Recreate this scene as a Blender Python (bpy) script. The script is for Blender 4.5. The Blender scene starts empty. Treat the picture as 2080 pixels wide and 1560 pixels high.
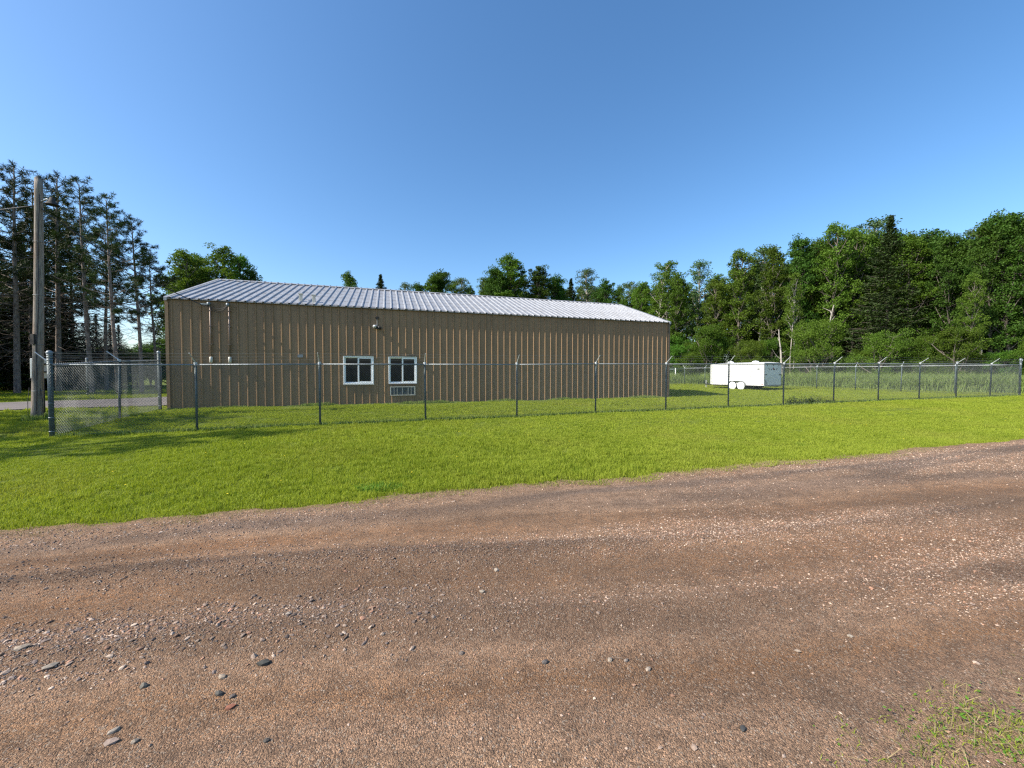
import bpy, math, random
import numpy as np
from mathutils import Vector, Matrix
random.seed(7)
R = math.radians
scene = bpy.context.scene
COL = scene.collection

# ------------------------------------------------------------------ camera, sky, sun, exposure
EYE = 1.6
F = 781.0                                    # focal length in pixels of the 2080 px wide photograph
cam_d = bpy.data.cameras.new("camera"); cam = bpy.data.objects.new("camera", cam_d); COL.objects.link(cam)
cam_d.sensor_width = 36.0; cam_d.lens = F / 2080 * 36.0
cam_d.clip_start = 0.05; cam_d.clip_end = 3000
cam.location = (0, 0, EYE)
cam.rotation_euler = (R(90) - math.atan(22 / F), 0, 0)
scene.camera = cam

SUN_EL = R(40); SUN_DIR_ANG = R(23.0)        # direction in which the light travels over the ground, from +X
world = bpy.data.worlds.new("World"); scene.world = world; world.use_nodes = True
wn = world.node_tree; bg = wn.nodes["Background"]
sky = wn.nodes.new("ShaderNodeTexSky"); sky.sky_type = 'NISHITA'; sky.sun_disc = False
sky.sun_elevation = SUN_EL
tx, ty = -math.cos(SUN_DIR_ANG), -math.sin(SUN_DIR_ANG)
sky.sun_rotation = math.atan2(tx, ty)
sky.altitude = 200; sky.air_density = 1.0; sky.dust_density = 1.25; sky.ozone_density = 3.0
hsv = wn.nodes.new("ShaderNodeHueSaturation"); hsv.inputs['Saturation'].default_value = 1.19; hsv.inputs['Hue'].default_value = .498
wn.links.new(sky.outputs[0], hsv.inputs['Color']); wn.links.new(hsv.outputs[0], bg.inputs[0]); bg.inputs[1].default_value = 0.135
sun_d = bpy.data.lights.new("sun", 'SUN'); sun_d.energy = 5.0; sun_d.angle = R(0.53); sun_d.color = (1.0, 0.93, 0.82)
sun = bpy.data.objects.new("sun", sun_d); COL.objects.link(sun)
sdir = Vector((math.cos(SUN_DIR_ANG) * math.cos(SUN_EL), math.sin(SUN_DIR_ANG) * math.cos(SUN_EL), -math.sin(SUN_EL)))
sun.rotation_euler = sdir.to_track_quat('-Z', 'Y').to_euler(); sun.location = (-30, -12, 40)
scene.view_settings.view_transform = 'Standard'; scene.view_settings.look = 'None'
scene.view_settings.exposure = 0.8; scene.view_settings.gamma = 1.0; scene.view_settings.use_curve_mapping = False
scene.cycles.use_denoising = False; scene.cycles.filter_width = 1.3; scene.cycles.sample_clamp_indirect = 4
scene.cycles.max_bounces = 6; scene.cycles.transparent_max_bounces = 8

# ------------------------------------------------------------------ helpers
def ss(a, b, t):
    t = np.clip((np.asarray(t, dtype=float) - a) / (b - a), 0, 1)   # also runs downwards when b < a
    return t * t * (3 - 2 * t)
RU = np.array([math.cos(R(17)), math.sin(R(17))]); RN = np.array([-RU[1], RU[0]])
def pq(x, y):
    return RN[0] * x + RN[1] * y, RU[0] * x + RU[1] * y
def ground(x, y):
    """height of the terrain"""
    x = np.asarray(x, dtype=float); y = np.asarray(y, dtype=float)
    p, q = pq(x, y)
    a = np.clip((q + 8) / 35, 0, 1)
    g = a * .25 * ss(6, 12.5, p) + (1 - a) * (.27 * ss(12.4, 17.4, p) - .03 * ss(6, 10, p)) + .06 * ss(19, 32, p)
    g = g + .012 * np.sin(x * .9 + 1.3) * np.cos(y * 1.1 + .4) * ss(5, 7, p) * (1 - ss(40, 80, p))
    return g
def gz(x, y): return float(ground(x, y))
def at(px, py, zg=0.0):
    """point of the ground (height zg) seen at a pixel of the photograph"""
    d = (EYE - zg) * F / (py - 758.0)
    return ((px - 1040) / F * d, d)

def link(o, parent=None):
    COL.objects.link(o)
    if parent is not None: o.parent = parent
    return o
def tag(o, label=None, cat=None, group=None, kind=None):
    if label: o["label"] = label
    if cat: o["category"] = cat
    if group: o["group"] = group
    if kind: o["kind"] = kind
    return o
def empty(name, loc=(0, 0, 0), rz=0.0, label=None, cat=None, group=None):
    o = bpy.data.objects.new(name, None); COL.objects.link(o); o.location = loc; o.rotation_euler = (0, 0, rz)
    o.empty_display_size = .3
    return tag(o, label, cat, group)

class Geo:
    """collects faces; build() makes ONE mesh object"""
    def __init__(s): s.V = []; s.F = {3: [], 4: []}; s.n = 0; s.C = []
    def add(s, V, Fs, col=None):
        V = np.asarray(V, dtype=np.float32).reshape(-1, 3)
        Fs = np.asarray(Fs, dtype=np.int64)
        s.V.append(V); s.F[Fs.shape[1]].append(Fs + s.n); s.n += len(V)
        if col is not None: s.C.append(np.broadcast_to(np.asarray(col, dtype=np.float32), (len(V), 3)))
        return s
    def box(s, a, b):
        x0, y0, z0 = a; x1, y1, z1 = b
        V = [(x0, y0, z0), (x1, y0, z0), (x1, y1, z0), (x0, y1, z0), (x0, y0, z1), (x1, y0, z1), (x1, y1, z1), (x0, y1, z1)]
        return s.add(V, [(0, 3, 2, 1), (4, 5, 6, 7), (0, 1, 5, 4), (1, 2, 6, 5), (2, 3, 7, 6), (3, 0, 4, 7)])
    def tube(s, P, rad, sides=8, cap=True):
        P = np.asarray(P, dtype=float); n = len(P); rad = np.broadcast_to(np.asarray(rad, dtype=float), (n,))
        T = np.gradient(P, axis=0); T /= (np.linalg.norm(T, axis=1)[:, None] + 1e-9)
        ref = np.array([0, 0, 1.0]) if abs(T[0][2]) < .8 else np.array([1.0, 0, 0])
        A = np.cross(T, ref); A /= (np.linalg.norm(A, axis=1)[:, None] + 1e-9); B = np.cross(T, A)
        th = np.linspace(0, 2 * math.pi, sides, endpoint=False)
        V = P[:, None, :] + rad[:, None, None] * (np.cos(th)[None, :, None] * A[:, None, :] + np.sin(th)[None, :, None] * B[:, None, :])
        V = V.reshape(-1, 3)
        i = np.arange(n - 1)[:, None] * sides; j = np.arange(sides)[None, :]; j2 = (j + 1) % sides
        Q = np.stack([i + j, i + j2, i + sides + j2, i + sides + j], -1).reshape(-1, 4)
        s.add(V, Q)
        if cap and sides >= 3:
            base = s.n - len(V)
            V2 = np.array([P[0], P[-1]], dtype=np.float32); s.V.append(V2); c0 = s.n; s.n += 2
            t = [(base + (k + 1) % sides, base + k, c0) for k in range(sides)]
            e = base + (n - 1) * sides
            t += [(e + k, e + (k + 1) % sides, c0 + 1) for k in range(sides)]
            s.F[3].append(np.array(t, dtype=np.int64))
            if s.C: s.C.append(np.zeros((2, 3), np.float32))
        return s
    def cyl(s, a, b, r, sides=10, r2=None):
        return s.tube([a, b], [r, r if r2 is None else r2], sides)
    def lathe(s, c, prof, sides=16):
        """prof: list of (radius, z) about a vertical axis through c"""
        th = np.linspace(0, 2 * math.pi, sides, endpoint=False); n = len(prof)
        V = np.array([[(c[0] + r * math.cos(t), c[1] + r * math.sin(t), c[2] + z) for t in th] for r, z in prof]).reshape(-1, 3)
        i = np.arange(n - 1)[:, None] * sides; j = np.arange(sides)[None, :]; j2 = (j + 1) % sides
        return s.add(V, np.stack([i + j, i + j2, i + sides + j2, i + sides + j], -1).reshape(-1, 4))
    def mesh(s, name, mat=None, smooth=False):
        me = bpy.data.meshes.new(name)
        V = np.concatenate(s.V) if s.V else np.zeros((0, 3), np.float32)
        loops = []; starts = []; tot = 0
        for k in (3, 4):
            if s.F[k]:
                A = np.concatenate(s.F[k]); loops.append(A.ravel())
                starts.append(tot + np.arange(len(A)) * k); tot += A.size
        me.vertices.add(len(V)); me.vertices.foreach_set("co", V.ravel())
        if tot:
            L = np.concatenate(loops).astype(np.int32); S = np.concatenate(starts).astype(np.int32)
            me.loops.add(len(L)); me.loops.foreach_set("vertex_index", L)
            me.polygons.add(len(S)); me.polygons.foreach_set("loop_start", S)
            me.update(calc_edges=True)
            me.polygons.foreach_set("use_smooth", np.full(len(S), smooth, dtype=bool))
        if s.C:
            C = np.concatenate(s.C); a = me.color_attributes.new("col", 'FLOAT_COLOR', 'POINT')
            a.data.foreach_set("color", np.concatenate([C, np.ones((len(C), 1), np.float32)], 1).ravel())
        if mat: me.materials.append(mat)
        me.update()
        return me
    def build(s, name, mat, parent=None, smooth=False, loc=None, kind=None):
        o = bpy.data.objects.new(name, s.mesh(name, mat, smooth)); link(o, parent)
        if loc is not None: o.location = loc
        if kind: o["kind"] = kind
        return o
def put(name, me, parent=None, loc=(0, 0, 0), rot=(0, 0, 0), scl=(1, 1, 1)):
    o = bpy.data.objects.new(name, me); link(o, parent); o.location = loc; o.rotation_euler = rot; o.scale = scl
    return o
def bevel(o, w, seg=2):
    m = o.modifiers.new("bevel", 'BEVEL'); m.width = w; m.segments = seg; m.limit_method = 'ANGLE'
    return o

# ------------------------------------------------------------------ materials
class NT:
    def __init__(s, name):
        s.m = bpy.data.materials.new(name); s.m.use_nodes = True; s.t = s.m.node_tree
        s.b = s.t.nodes["Principled BSDF"]; s.out = s.t.nodes["Material Output"]
    def n(s, typ, **kw):
        nd = s.t.nodes.new(typ)
        for k, v in kw.items():
            if k in nd.inputs: nd.inputs[k].default_value = v
            else: setattr(nd, k, v)
        return nd
    def l(s, a, b): s.t.links.new(a, b)
    def pos(s, scale=(1, 1, 1), rot=0.0, obj=False):
        if obj: src = s.n("ShaderNodeTexCoord").outputs["Object"]
        else: src = s.n("ShaderNodeNewGeometry").outputs["Position"]
        mp = s.n("ShaderNodeMapping"); mp.inputs["Scale"].default_value = scale
        if rot:
            m0 = s.n("ShaderNodeMapping"); m0.inputs["Rotation"].default_value = (0, 0, rot); s.l(src, m0.inputs[0]); src = m0.outputs[0]
        s.l(src, mp.inputs[0]); return mp.outputs[0]
    def noise(s, vec, scale, detail=3, rough=.55):
        nd = s.n("ShaderNodeTexNoise"); nd.inputs["Scale"].default_value = scale
        nd.inputs["Detail"].default_value = detail; nd.inputs["Roughness"].default_value = rough
        if vec is not None: s.l(vec, nd.inputs["Vector"])
        return nd.outputs["Fac"]
    def ramp(s, fac, stops):
        r = s.n("ShaderNodeValToRGB"); el = r.color_ramp.elements
        while len(el) < len(stops): el.new(.5)
        for e, (p, c) in zip(el, stops):
            e.position = p; e.color = (c, c, c, 1) if isinstance(c, (int, float)) else (*c, 1)
        s.l(fac, r.inputs[0]); return r.outputs[0]
    def mix(s, fac, a, b, mode='MIX'):
        m = s.n("ShaderNodeMix", data_type='RGBA', blend_type=mode)
        for sock, v in ((m.inputs[0], fac), (m.inputs[6], a), (m.inputs[7], b)):
            if isinstance(v, (int, float)): sock.default_value = v
            elif isinstance(v, tuple): sock.default_value = (*v, 1)
            else: s.l(v, sock)
        return m.outputs[2]
    def math(s, op, a, b=0.0):
        m = s.n("ShaderNodeMath", operation=op)
        for i, v in enumerate((a, b)):
            if isinstance(v, (int, float)): m.inputs[i].default_value = v
            else: s.l(v, m.inputs[i])
        return m.outputs[0]
    def color(s, c):
        if isinstance(c, tuple): s.b.inputs["Base Color"].default_value = (*c, 1)
        else: s.l(c, s.b.inputs["Base Color"])
    def bump(s, h, strength=.5, dist=.01):
        bp = s.n("ShaderNodeBump"); bp.inputs["Strength"].default_value = strength; bp.inputs["Distance"].default_value = dist
        s.l(h, bp.inputs["Height"]); s.l(bp.outputs[0], s.b.inputs["Normal"])
    def set(s, rough=.6, metal=0.0, spec=.5):
        s.b.inputs["Roughness"].default_value = rough; s.b.inputs["Metallic"].default_value = metal
        s.b.inputs["Specular IOR Level"].default_value = spec
        return s

def plain(name, c, rough=.6, metal=0.0, var=.25, scale=6.0, spec=.4, bump=0.0, stretch=(1, 1, 1)):
    k = NT(name); v = k.pos(stretch); f = k.noise(v, scale, 5)
    lo = tuple(x * (1 - var) for x in c); hi = tuple(min(1, x * (1 + var)) for x in c)
    k.color(k.ramp(f, [(.3, lo), (.7, hi)])); k.set(rough, metal, spec)
    if bump: k.bump(k.noise(v, scale * 6, 4), bump, .005)
    return k.m

def leaf_mat(name, c1, c2, c3, trans=.35, rough=.5, rnd=True):
    """leaves: colour varies from clump to clump and from plant to plant"""
    k = NT(name); v = k.pos()
    f1 = k.noise(v, .7, 5, .65); f2 = k.noise(v, 9.0, 2)
    c = k.mix(k.ramp(f1, [(.35, 0.0), (.65, 1.0)]), c1, c2)
    c = k.mix(k.ramp(f2, [(.4, 0.0), (.75, .7)]), c, c3)
    if name == "grass_blade":      # dull and dry patches
        c = k.mix(k.ramp(k.noise(v, .33, 5, .65), [(.50, 0.0), (.70, .6)]), c, (.30, .31, .06))
        c = k.mix(k.ramp(k.noise(v, 2.3, 4, .6), [(.60, 0.0), (.72, .5)]), c, (.10, .20, .02))
    if rnd:
        oi = k.n("ShaderNodeObjectInfo"); hs = k.n("ShaderNodeHueSaturation")
        k.l(k.math('ADD', k.math('MULTIPLY', oi.outputs["Random"], .04), .48), hs.inputs["Hue"])
        k.l(k.math('ADD', k.math('MULTIPLY', oi.outputs["Random"], .5), .75), hs.inputs["Value"])
        k.l(c, hs.inputs["Color"]); c = hs.outputs[0]
    k.l(c, k.b.inputs["Base Color"]); k.set(rough, 0, .1)
    tr = k.n("ShaderNodeBsdfTranslucent"); k.l(k.mix(1.0, c, (1.0, 1.0, .45), 'MULTIPLY'), tr.inputs[0])
    mx = k.n("ShaderNodeMixShader"); mx.inputs[0].default_value = trans
    k.l(k.b.outputs[0], mx.inputs[1]); k.l(tr.outputs[0], mx.inputs[2]); k.l(mx.outputs[0], k.out.inputs[0])
    return k.m

def make_mats():
    M = {}
    M['leaf'] = leaf_mat("leaf_green", (.040, .10, .014), (.082, .155, .017), (.14, .215, .026))
    M['leaf_light'] = leaf_mat("leaf_light_green", (.065, .125, .016), (.105, .175, .020), (.16, .24, .035))
    M['leaf_dark'] = leaf_mat("leaf_dark_green", (.028, .068, .011), (.052, .105, .014), (.092, .148, .024), .28)
    M['aspen'] = leaf_mat("aspen_leaf", (.075, .13, .05), (.10, .17, .06), (.16, .22, .10))
    M['spruce'] = leaf_mat("spruce_needle", (.030, .056, .018), (.048, .076, .024), (.08, .10, .035), .12)
    M['pine'] = leaf_mat("pine_needle", (.022, .042, .010), (.034, .056, .014), (.055, .072, .022), .12)
    M['grass'] = leaf_mat("grass_blade", (.200, .262, .024), (.285, .348, .038), (.40, .45, .07), .38, .5, False)
    M['grass_tall'] = leaf_mat("tall_grass_blade", (.17, .26, .06), (.23, .32, .08), (.34, .36, .15), .3, .5, False)
    M['straw'] = leaf_mat("dry_straw", (.30, .24, .12), (.38, .31, .17), (.22, .17, .09), .2, .6, False)
    M['weed'] = leaf_mat("weed_leaf", (.07, .17, .02), (.12, .25, .03), (.18, .30, .05), .3, .5, False)
    M['bark'] = plain("bark_grey", (.14, .12, .10), .9, 0, .45, 5, .2, .8, (3, 3, .6))
    M['bark_pine'] = plain("bark_pine", (.20, .165, .14), .9, 0, .5, 7, .2, .9, (2, 2, .8))
    M['twig'] = plain("dead_twig", (.12, .095, .078), .9, 0, .3, 5, .2)
    M['birch'] = plain("bark_birch", (.33, .30, .26), .8, 0, .35, 3, .2, .3, (1.5, 1.5, 3))
    k = NT("old_wood"); v = k.pos((14, 14, .8)); f = k.noise(v, 3, 6, .65); f2 = k.noise(k.pos((1, 1, .35)), 2.5, 3)
    c = k.ramp(f, [(.28, (.06, .05, .042)), (.5, (.23, .20, .17)), (.75, (.36, .325, .28))])
    c = k.mix(k.ramp(f2, [(.45, 0.0), (.7, .55)]), c, (.26, .15, .09)); k.color(c); k.set(.85, 0, .2); k.bump(f, .9, .02); M['pole'] = k.m
    # painted ribbed steel wall, chalky tan with rusty scuffs
    k = NT("tan_painted_steel"); v = k.pos(obj=True); f = k.noise(v, 1.1, 4); f2 = k.noise(k.pos((6, 6, .7), obj=True), 3.5, 5, .7)
    c = k.ramp(f, [(.3, (.232, .145, .076)), (.7, (.285, .180, .096))])
    rz = k.ramp(f2, [(.60, 0.0), (.72, .75)])
    c = k.mix(rz, c, (.21, .115, .06))
    streak = k.noise(k.pos((9, 9, .12), obj=True), 2.0, 4, .6)
    c = k.mix(k.ramp(streak, [(.35, .35), (.6, 0.0)]), c, (.12, .095, .07))
    sp = k.noise(v, 40, 2, .6); c = k.mix(k.ramp(sp, [(.72, 0.0), (.80, .35)]), c, (.42, .37, .30))
    oi = k.n("ShaderNodeObjectInfo"); hs = k.n("ShaderNodeHueSaturation"); k.l(c, hs.inputs["Color"])
    k.l(k.math('ADD', k.math('MULTIPLY', oi.outputs["Random"], .14), .93), hs.inputs["Value"])
    k.color(hs.outputs[0]); k.set(.55, 0, .35); k.bump(k.noise(k.pos((1, 1, .6), obj=True), 5, 3), .25, .02); M['wall'] = k.m
    # galvalume roof
    k = NT("galvanised_roof_steel"); v = k.pos(obj=True); f = k.noise(v, 14, 5, .7); f3 = k.noise(k.pos((3, .5, 3), obj=True), 1.6, 4)
    c = k.ramp(f, [(.3, (.25, .255, .265)), (.7, (.40, .405, .415))])
    c = k.mix(k.ramp(f3, [(.48, 0.0), (.66, .6)]), c, (.22, .215, .21))
    k.color(c); k.l(k.ramp(f, [(.3, .42), (.7, .6)]), k.b.inputs["Roughness"]); k.b.inputs["Metallic"].default_value = .35
    k.bump(k.noise(k.pos((2, .7, 2), obj=True), 2.5, 3), .3, .02); M['roof'] = k.m
    M['trim'] = plain("brown_trim", (.13, .095, .065), .55, 0, .25, 4)
    M['trim_dark'] = plain("dark_closure", (.03, .028, .026), .8, 0, .2, 4)
    M['screw'] = plain("screw_steel", (.12, .10, .08), .6, .3, .3, 8)
    M['galv'] = plain("galvanised_steel", (.20, .225, .24), .5, .35, .3, 9, .5)
    M['galv_bright'] = plain("bright_galvanised_steel", (.45, .47, .48), .45, .2, .15, 9, .5)
    M['post'] = plain("shade_toned_fence_post", (.065, .088, .09), .6, .1, .35, 7, .4)  # galvanised posts: the shade on their visible side is put into the colour
    M['wire'] = plain("chain_link_wire", (.13, .145, .14), .5, .15, .2, 9, .4)
    M['white'] = plain("white_vinyl", (.78, .80, .80), .45, 0, .05, 3)
    M['white_sheet'] = plain("white_trailer_sheet", (.70, .70, .675), .4, 0, .10, 1.6)
    M['grey_trim'] = plain("grey_trailer_trim", (.30, .31, .32), .45, .4, .15, 5)
    M['black'] = plain("black_part", (.02, .02, .022), .5, 0, .2, 5)
    M['red'] = plain("red_lens", (.45, .03, .02), .3, 0, .1, 5)
    M['orange'] = plain("orange_lens", (.75, .25, .03), .3, 0, .1, 5)
    M['decal_dark'] = plain("dark_decal", (.06, .05, .06), .5, 0, .4, 20)
    M['decal_red'] = plain("red_decal", (.28, .06, .05), .5, 0, .3, 20)
    k = NT("window_glass"); k.color((.008, .009, .012)); k.set(.08, 0, .22); M['glass'] = k.m
    M['curtain'] = plain("dark_room", (.03, .02, .022), .9, 0, .4, 3)
    M['conduit'] = plain("weathered_conduit", (.20, .15, .12), .5, .2, .35, 7)
    M['grille'] = plain("cream_grille", (.50, .48, .42), .5, .1, .15, 7)
    M['cable'] = plain("black_cable", (.025, .025, .03), .6, 0, .2, 7)
    M['meter'] = plain("pale_meter_box", (.50, .53, .52), .5, .1, .1, 4)
    M['concrete'] = plain("old_concrete", (.35, .33, .30), .9, 0, .2, 8, .3, .4)
    k = NT("asphalt"); v = k.pos(); f = k.noise(v, 60, 4, .7); f2 = k.noise(v, .8, 4)
    c = k.ramp(f, [(.3, (.085, .075, .072)), (.7, (.17, .155, .15))]); c = k.mix(k.ramp(f2, [(.4, 0.0), (.6, .4)]), c, (.20, .175, .16))
    k.color(c); k.set(.9, 0, .25); k.bump(f, .5, .01); M['asphalt'] = k.m
    # lawn soil and thatch below the blades; far out it carries the whole look of the mown grass
    k = NT("lawn_soil"); v = k.pos(); f = k.noise(v, .35, 4); f2 = k.noise(v, 5, 5, .7); f3 = k.noise(v, 40, 3, .7)
    c = k.mix(k.ramp(f, [(.35, 0.0), (.65, 1.0)]), (.11, .145, .022), (.15, .175, .03))
    c = k.mix(k.ramp(f2, [(.35, .7), (.65, 0.0)]), c, (.07, .10, .012))
    c = k.mix(k.ramp(f3, [(.5, 0.0), (.8, .6)]), c, (.20, .23, .06))
    k.color(c); k.set(.95, 0, .1); k.bump(k.noise(v, 25, 4, .7), .8, .04); M['lawn'] = k.m
    # dirt and gravel road
    k = NT("gravel_road"); v = k.pos()
    c = k.n("ShaderNodeAttribute", attribute_name="col").outputs["Color"]
    c = k.mix(k.ramp(k.noise(k.pos((.6, 1, 1), -R(12)), 9, 5, .7), [(.35, .65), (.55, 0.0)]), c, (.11, .066, .042))
    c = k.mix(k.ramp(k.noise(v, 22, 4, .7), [(.5, 0.0), (.72, .45)]), c, (.33, .235, .165))
    g1 = k.n("ShaderNodeTexVoronoi"); g1.inputs["Scale"].default_value = 120; k.l(v, g1.inputs["Vector"])
    sep = k.n("ShaderNodeSeparateColor"); k.l(g1.outputs["Color"], sep.inputs[0])
    c = k.mix(k.ramp(sep.outputs[0], [(.55, 0.0), (.62, .55)]), c, (.26, .17, .11))
    c = k.mix(k.ramp(sep.outputs[1], [(.70, 0.0), (.75, .6)]), c, (.065, .048, .038))
    c = k.mix(k.ramp(sep.outputs[2], [(.90, 0.0), (.93, .8)]), c, (.42, .34, .26))
    g2 = k.n("ShaderNodeTexVoronoi"); g2.inputs["Scale"].default_value = 330; k.l(v, g2.inputs["Vector"])
    sep2 = k.n("ShaderNodeSeparateColor"); k.l(g2.outputs["Color"], sep2.inputs[0])
    c = k.mix(k.ramp(sep2.outputs[0], [(.3, .65), (.7, 0.0)]), c, (.08, .05, .033))
    c = k.mix(k.ramp(sep2.outputs[1], [(.75, 0.0), (.85, .5)]), c, (.30, .20, .13))
    k.color(c); k.set(.95, 0, .15)
    h = k.math('ADD', k.math('MULTIPLY', g1.outputs["Distance"], -1.0), k.math('MULTIPLY', g2.outputs["Distance"], -.5))
    h = k.math('ADD', h, k.math('MULTIPLY', k.noise(v, 30, 5, .75), 1.6))
    k.bump(h, 1.0, .010); M['road'] = k.m
    k = NT("stone"); a = k.n("ShaderNodeAttribute", attribute_name="col"); f = k.noise(k.pos(), 120, 3)
    k.color(k.mix(k.ramp(f, [(.35, .35), (.65, 0.0)]), a.outputs["Color"], (.05, .045, .045))); k.set(.85, 0, .25); M['stone'] = k.m
    M['yellow'] = plain("dandelion_yellow", (.80, .62, .03), .7, 0, .1, 5)
    return M
M = make_mats()

# ------------------------------------------------------------------ numpy leaf and blade factories
rng = np.random.default_rng(11)
def rand_dirs(n):
    v = rng.normal(size=(n, 3)); return v / np.linalg.norm(v, axis=1)[:, None]
def leaves(geo, C, L, W, up=.45):
    """diamond shaped leaves at points C with length L and width W"""
    n = len(C); N = rand_dirs(n); N[:, 2] = np.abs(N[:, 2]) + up; N /= np.linalg.norm(N, axis=1)[:, None]
    A = np.cross(N, rand_dirs(n)); A /= np.linalg.norm(A, axis=1)[:, None] + 1e-9; B = np.cross(N, A)
    L = np.broadcast_to(L, (n,))[:, None]; W = np.broadcast_to(W, (n,))[:, None]
    V = np.stack([C - A * L / 2, C + B * W / 2 - N * W * .15, C + A * L / 2, C - B * W / 2 - N * W * .15], 1).reshape(-1, 3)
    geo.add(V, np.arange(n * 4).reshape(-1, 4))
def cloud(C, rad, per, flat=.75):
    """points spread through clumps"""
    C = np.repeat(C, per, 0); rad = np.repeat(rad, per)[:, None]
    d = rand_dirs(len(C)) * (rng.random((len(C), 1)) ** .45) * rad; d[:, 2] *= flat
    return C + d
def blades(geo, P, H, W, lean=.35, zs=None):
    """grass blades: base quad and tip triangle"""
    n = len(P); a = rng.random(n) * 2 * math.pi; b = rng.random(n) * 2 * math.pi
    A = np.stack([np.cos(a), np.sin(a), 0 * a], 1) * (np.broadcast_to(W, (n,)) / 2)[:, None]
    H = np.broadcast_to(H, (n,)); ln = rng.random(n) * lean
    D = np.stack([np.cos(b), np.sin(b), 0 * b], 1)
    mid = P + D * (H * ln * .35)[:, None]; mid[:, 2] += H * .6
    tip = P + D * (H * ln * 1.3)[:, None]; tip[:, 2] += H * (1 - .3 * ln)
    V = np.stack([P - A, P + A, mid + A * .75, mid - A * .75, tip], 1).reshape(-1, 3)
    k = np.arange(n)[:, None] * 5
    base = geo.n
    geo.V.append(V.astype(np.float32)); geo.n += len(V)
    geo.F[4].append(k + np.array([[0, 1, 2, 3]]) + base); geo.F[3].append(k + np.array([[3, 2, 4]]) + base)

def scatter(name, tile, pts, rot, scl, mat, label, cat):
    """ONE stuff object: a tile of blades set on many points with geometry nodes"""
    nt = tile.n; P = np.asarray(pts, dtype=np.float32); n = len(P)
    tile.V.append(P); tile.n += n
    o = tile.build(name, mat); me = o.data
    a = me.attributes.new("is_point", 'BOOLEAN', 'POINT'); a.data.foreach_set("value", np.concatenate([np.zeros(nt, bool), np.ones(n, bool)]))
    a = me.attributes.new("turn", 'FLOAT_VECTOR', 'POINT'); rv = np.zeros((nt + n, 3), np.float32); rv[nt:] = rot; a.data.foreach_set("vector", rv.ravel())
    a = me.attributes.new("size", 'FLOAT_VECTOR', 'POINT'); sv = np.ones((nt + n, 3), np.float32); sv[nt:] = scl; a.data.foreach_set("vector", sv.ravel())
    g = bpy.data.node_groups.new(name, 'GeometryNodeTree')
    g.interface.new_socket("Geometry", in_out='INPUT', socket_type='NodeSocketGeometry'); g.interface.new_socket("Geometry", in_out='OUTPUT', socket_type='NodeSocketGeometry')
    I = g.nodes.new("NodeGroupInput"); O = g.nodes.new("NodeGroupOutput")
    def attr(nm, typ):
        q = g.nodes.new("GeometryNodeInputNamedAttribute"); q.data_type = typ; q.inputs[0].default_value = nm; return q.outputs[0]
    sep = g.nodes.new("GeometryNodeSeparateGeometry"); sep.domain = 'POINT'
    g.links.new(I.outputs[0], sep.inputs[0]); g.links.new(attr("is_point", 'BOOLEAN'), sep.inputs[1])
    ip = g.nodes.new("GeometryNodeInstanceOnPoints")
    g.links.new(sep.outputs[0], ip.inputs["Points"]); g.links.new(sep.outputs[1], ip.inputs["Instance"])
    er = g.nodes.new("FunctionNodeEulerToRotation"); g.links.new(attr("turn", 'FLOAT_VECTOR'), er.inputs[0]); g.links.new(er.outputs[0], ip.inputs["Rotation"])
    g.links.new(attr("size", 'FLOAT_VECTOR'), ip.inputs["Scale"]); g.links.new(ip.outputs[0], O.inputs[0])
    m = o.modifiers.new("scatter", 'NODES'); m.node_group = g
    return tag(o, label, cat, None, 'stuff')

# ------------------------------------------------------------------ terrain
def edge_wobble(q):
    return .10 * np.sin(q * 1.3) + .07 * np.sin(q * 3.1 + 1) + .05 * np.sin(q * 7.7 + 2) + .035 * np.sin(q * 19 + .5)
def far_edge(q): return 5.02 - .10 * ss(0, -5, q) * 1.0 + .6 * edge_wobble(q)          # road / lawn line
def near_edge(q): return 1.27 - .25 * ss(1.9, 1.0, q) + .25 * edge_wobble(q * 1.7 + 4) # road / verge line on the viewer's side

def grid_mesh(xs, ys, zf):
    X, Y = np.meshgrid(xs, ys); Z = zf(X, Y); V = np.stack([X, Y, Z], -1).reshape(-1, 3)
    nx = len(xs); i = np.arange(len(ys) - 1)[:, None] * nx; j = np.arange(nx - 1)[None, :]
    return V, np.stack([i + j, i + j + 1, i + nx + j + 1, i + nx + j], -1).reshape(-1, 4)
def axis(stops):
    out = []
    for (a, b, st) in stops: out += list(np.arange(a, b, st))
    return np.array(out + [stops[-1][1]])
def sheet(X, Y):
    z = ground(X, Y); p, q = pq(X, Y)
    return z - .13 * (p > -8) * (1 - ss(4.9, 5.8, p))      # the road bed is dug in
xs = axis([(-900, -100, 100), (-100, -40, 10), (-40, 60, .5), (60, 120, 10), (120, 900, 60)])
ys = axis([(-200, -10, 30), (-10, 60, .5), (60, 120, 10), (120, 1500, 115)])
V, Fq = grid_mesh(xs, ys, sheet)
gnd = Geo().add(V, Fq).build("ground", M['lawn'], smooth=True, kind='structure')

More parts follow.
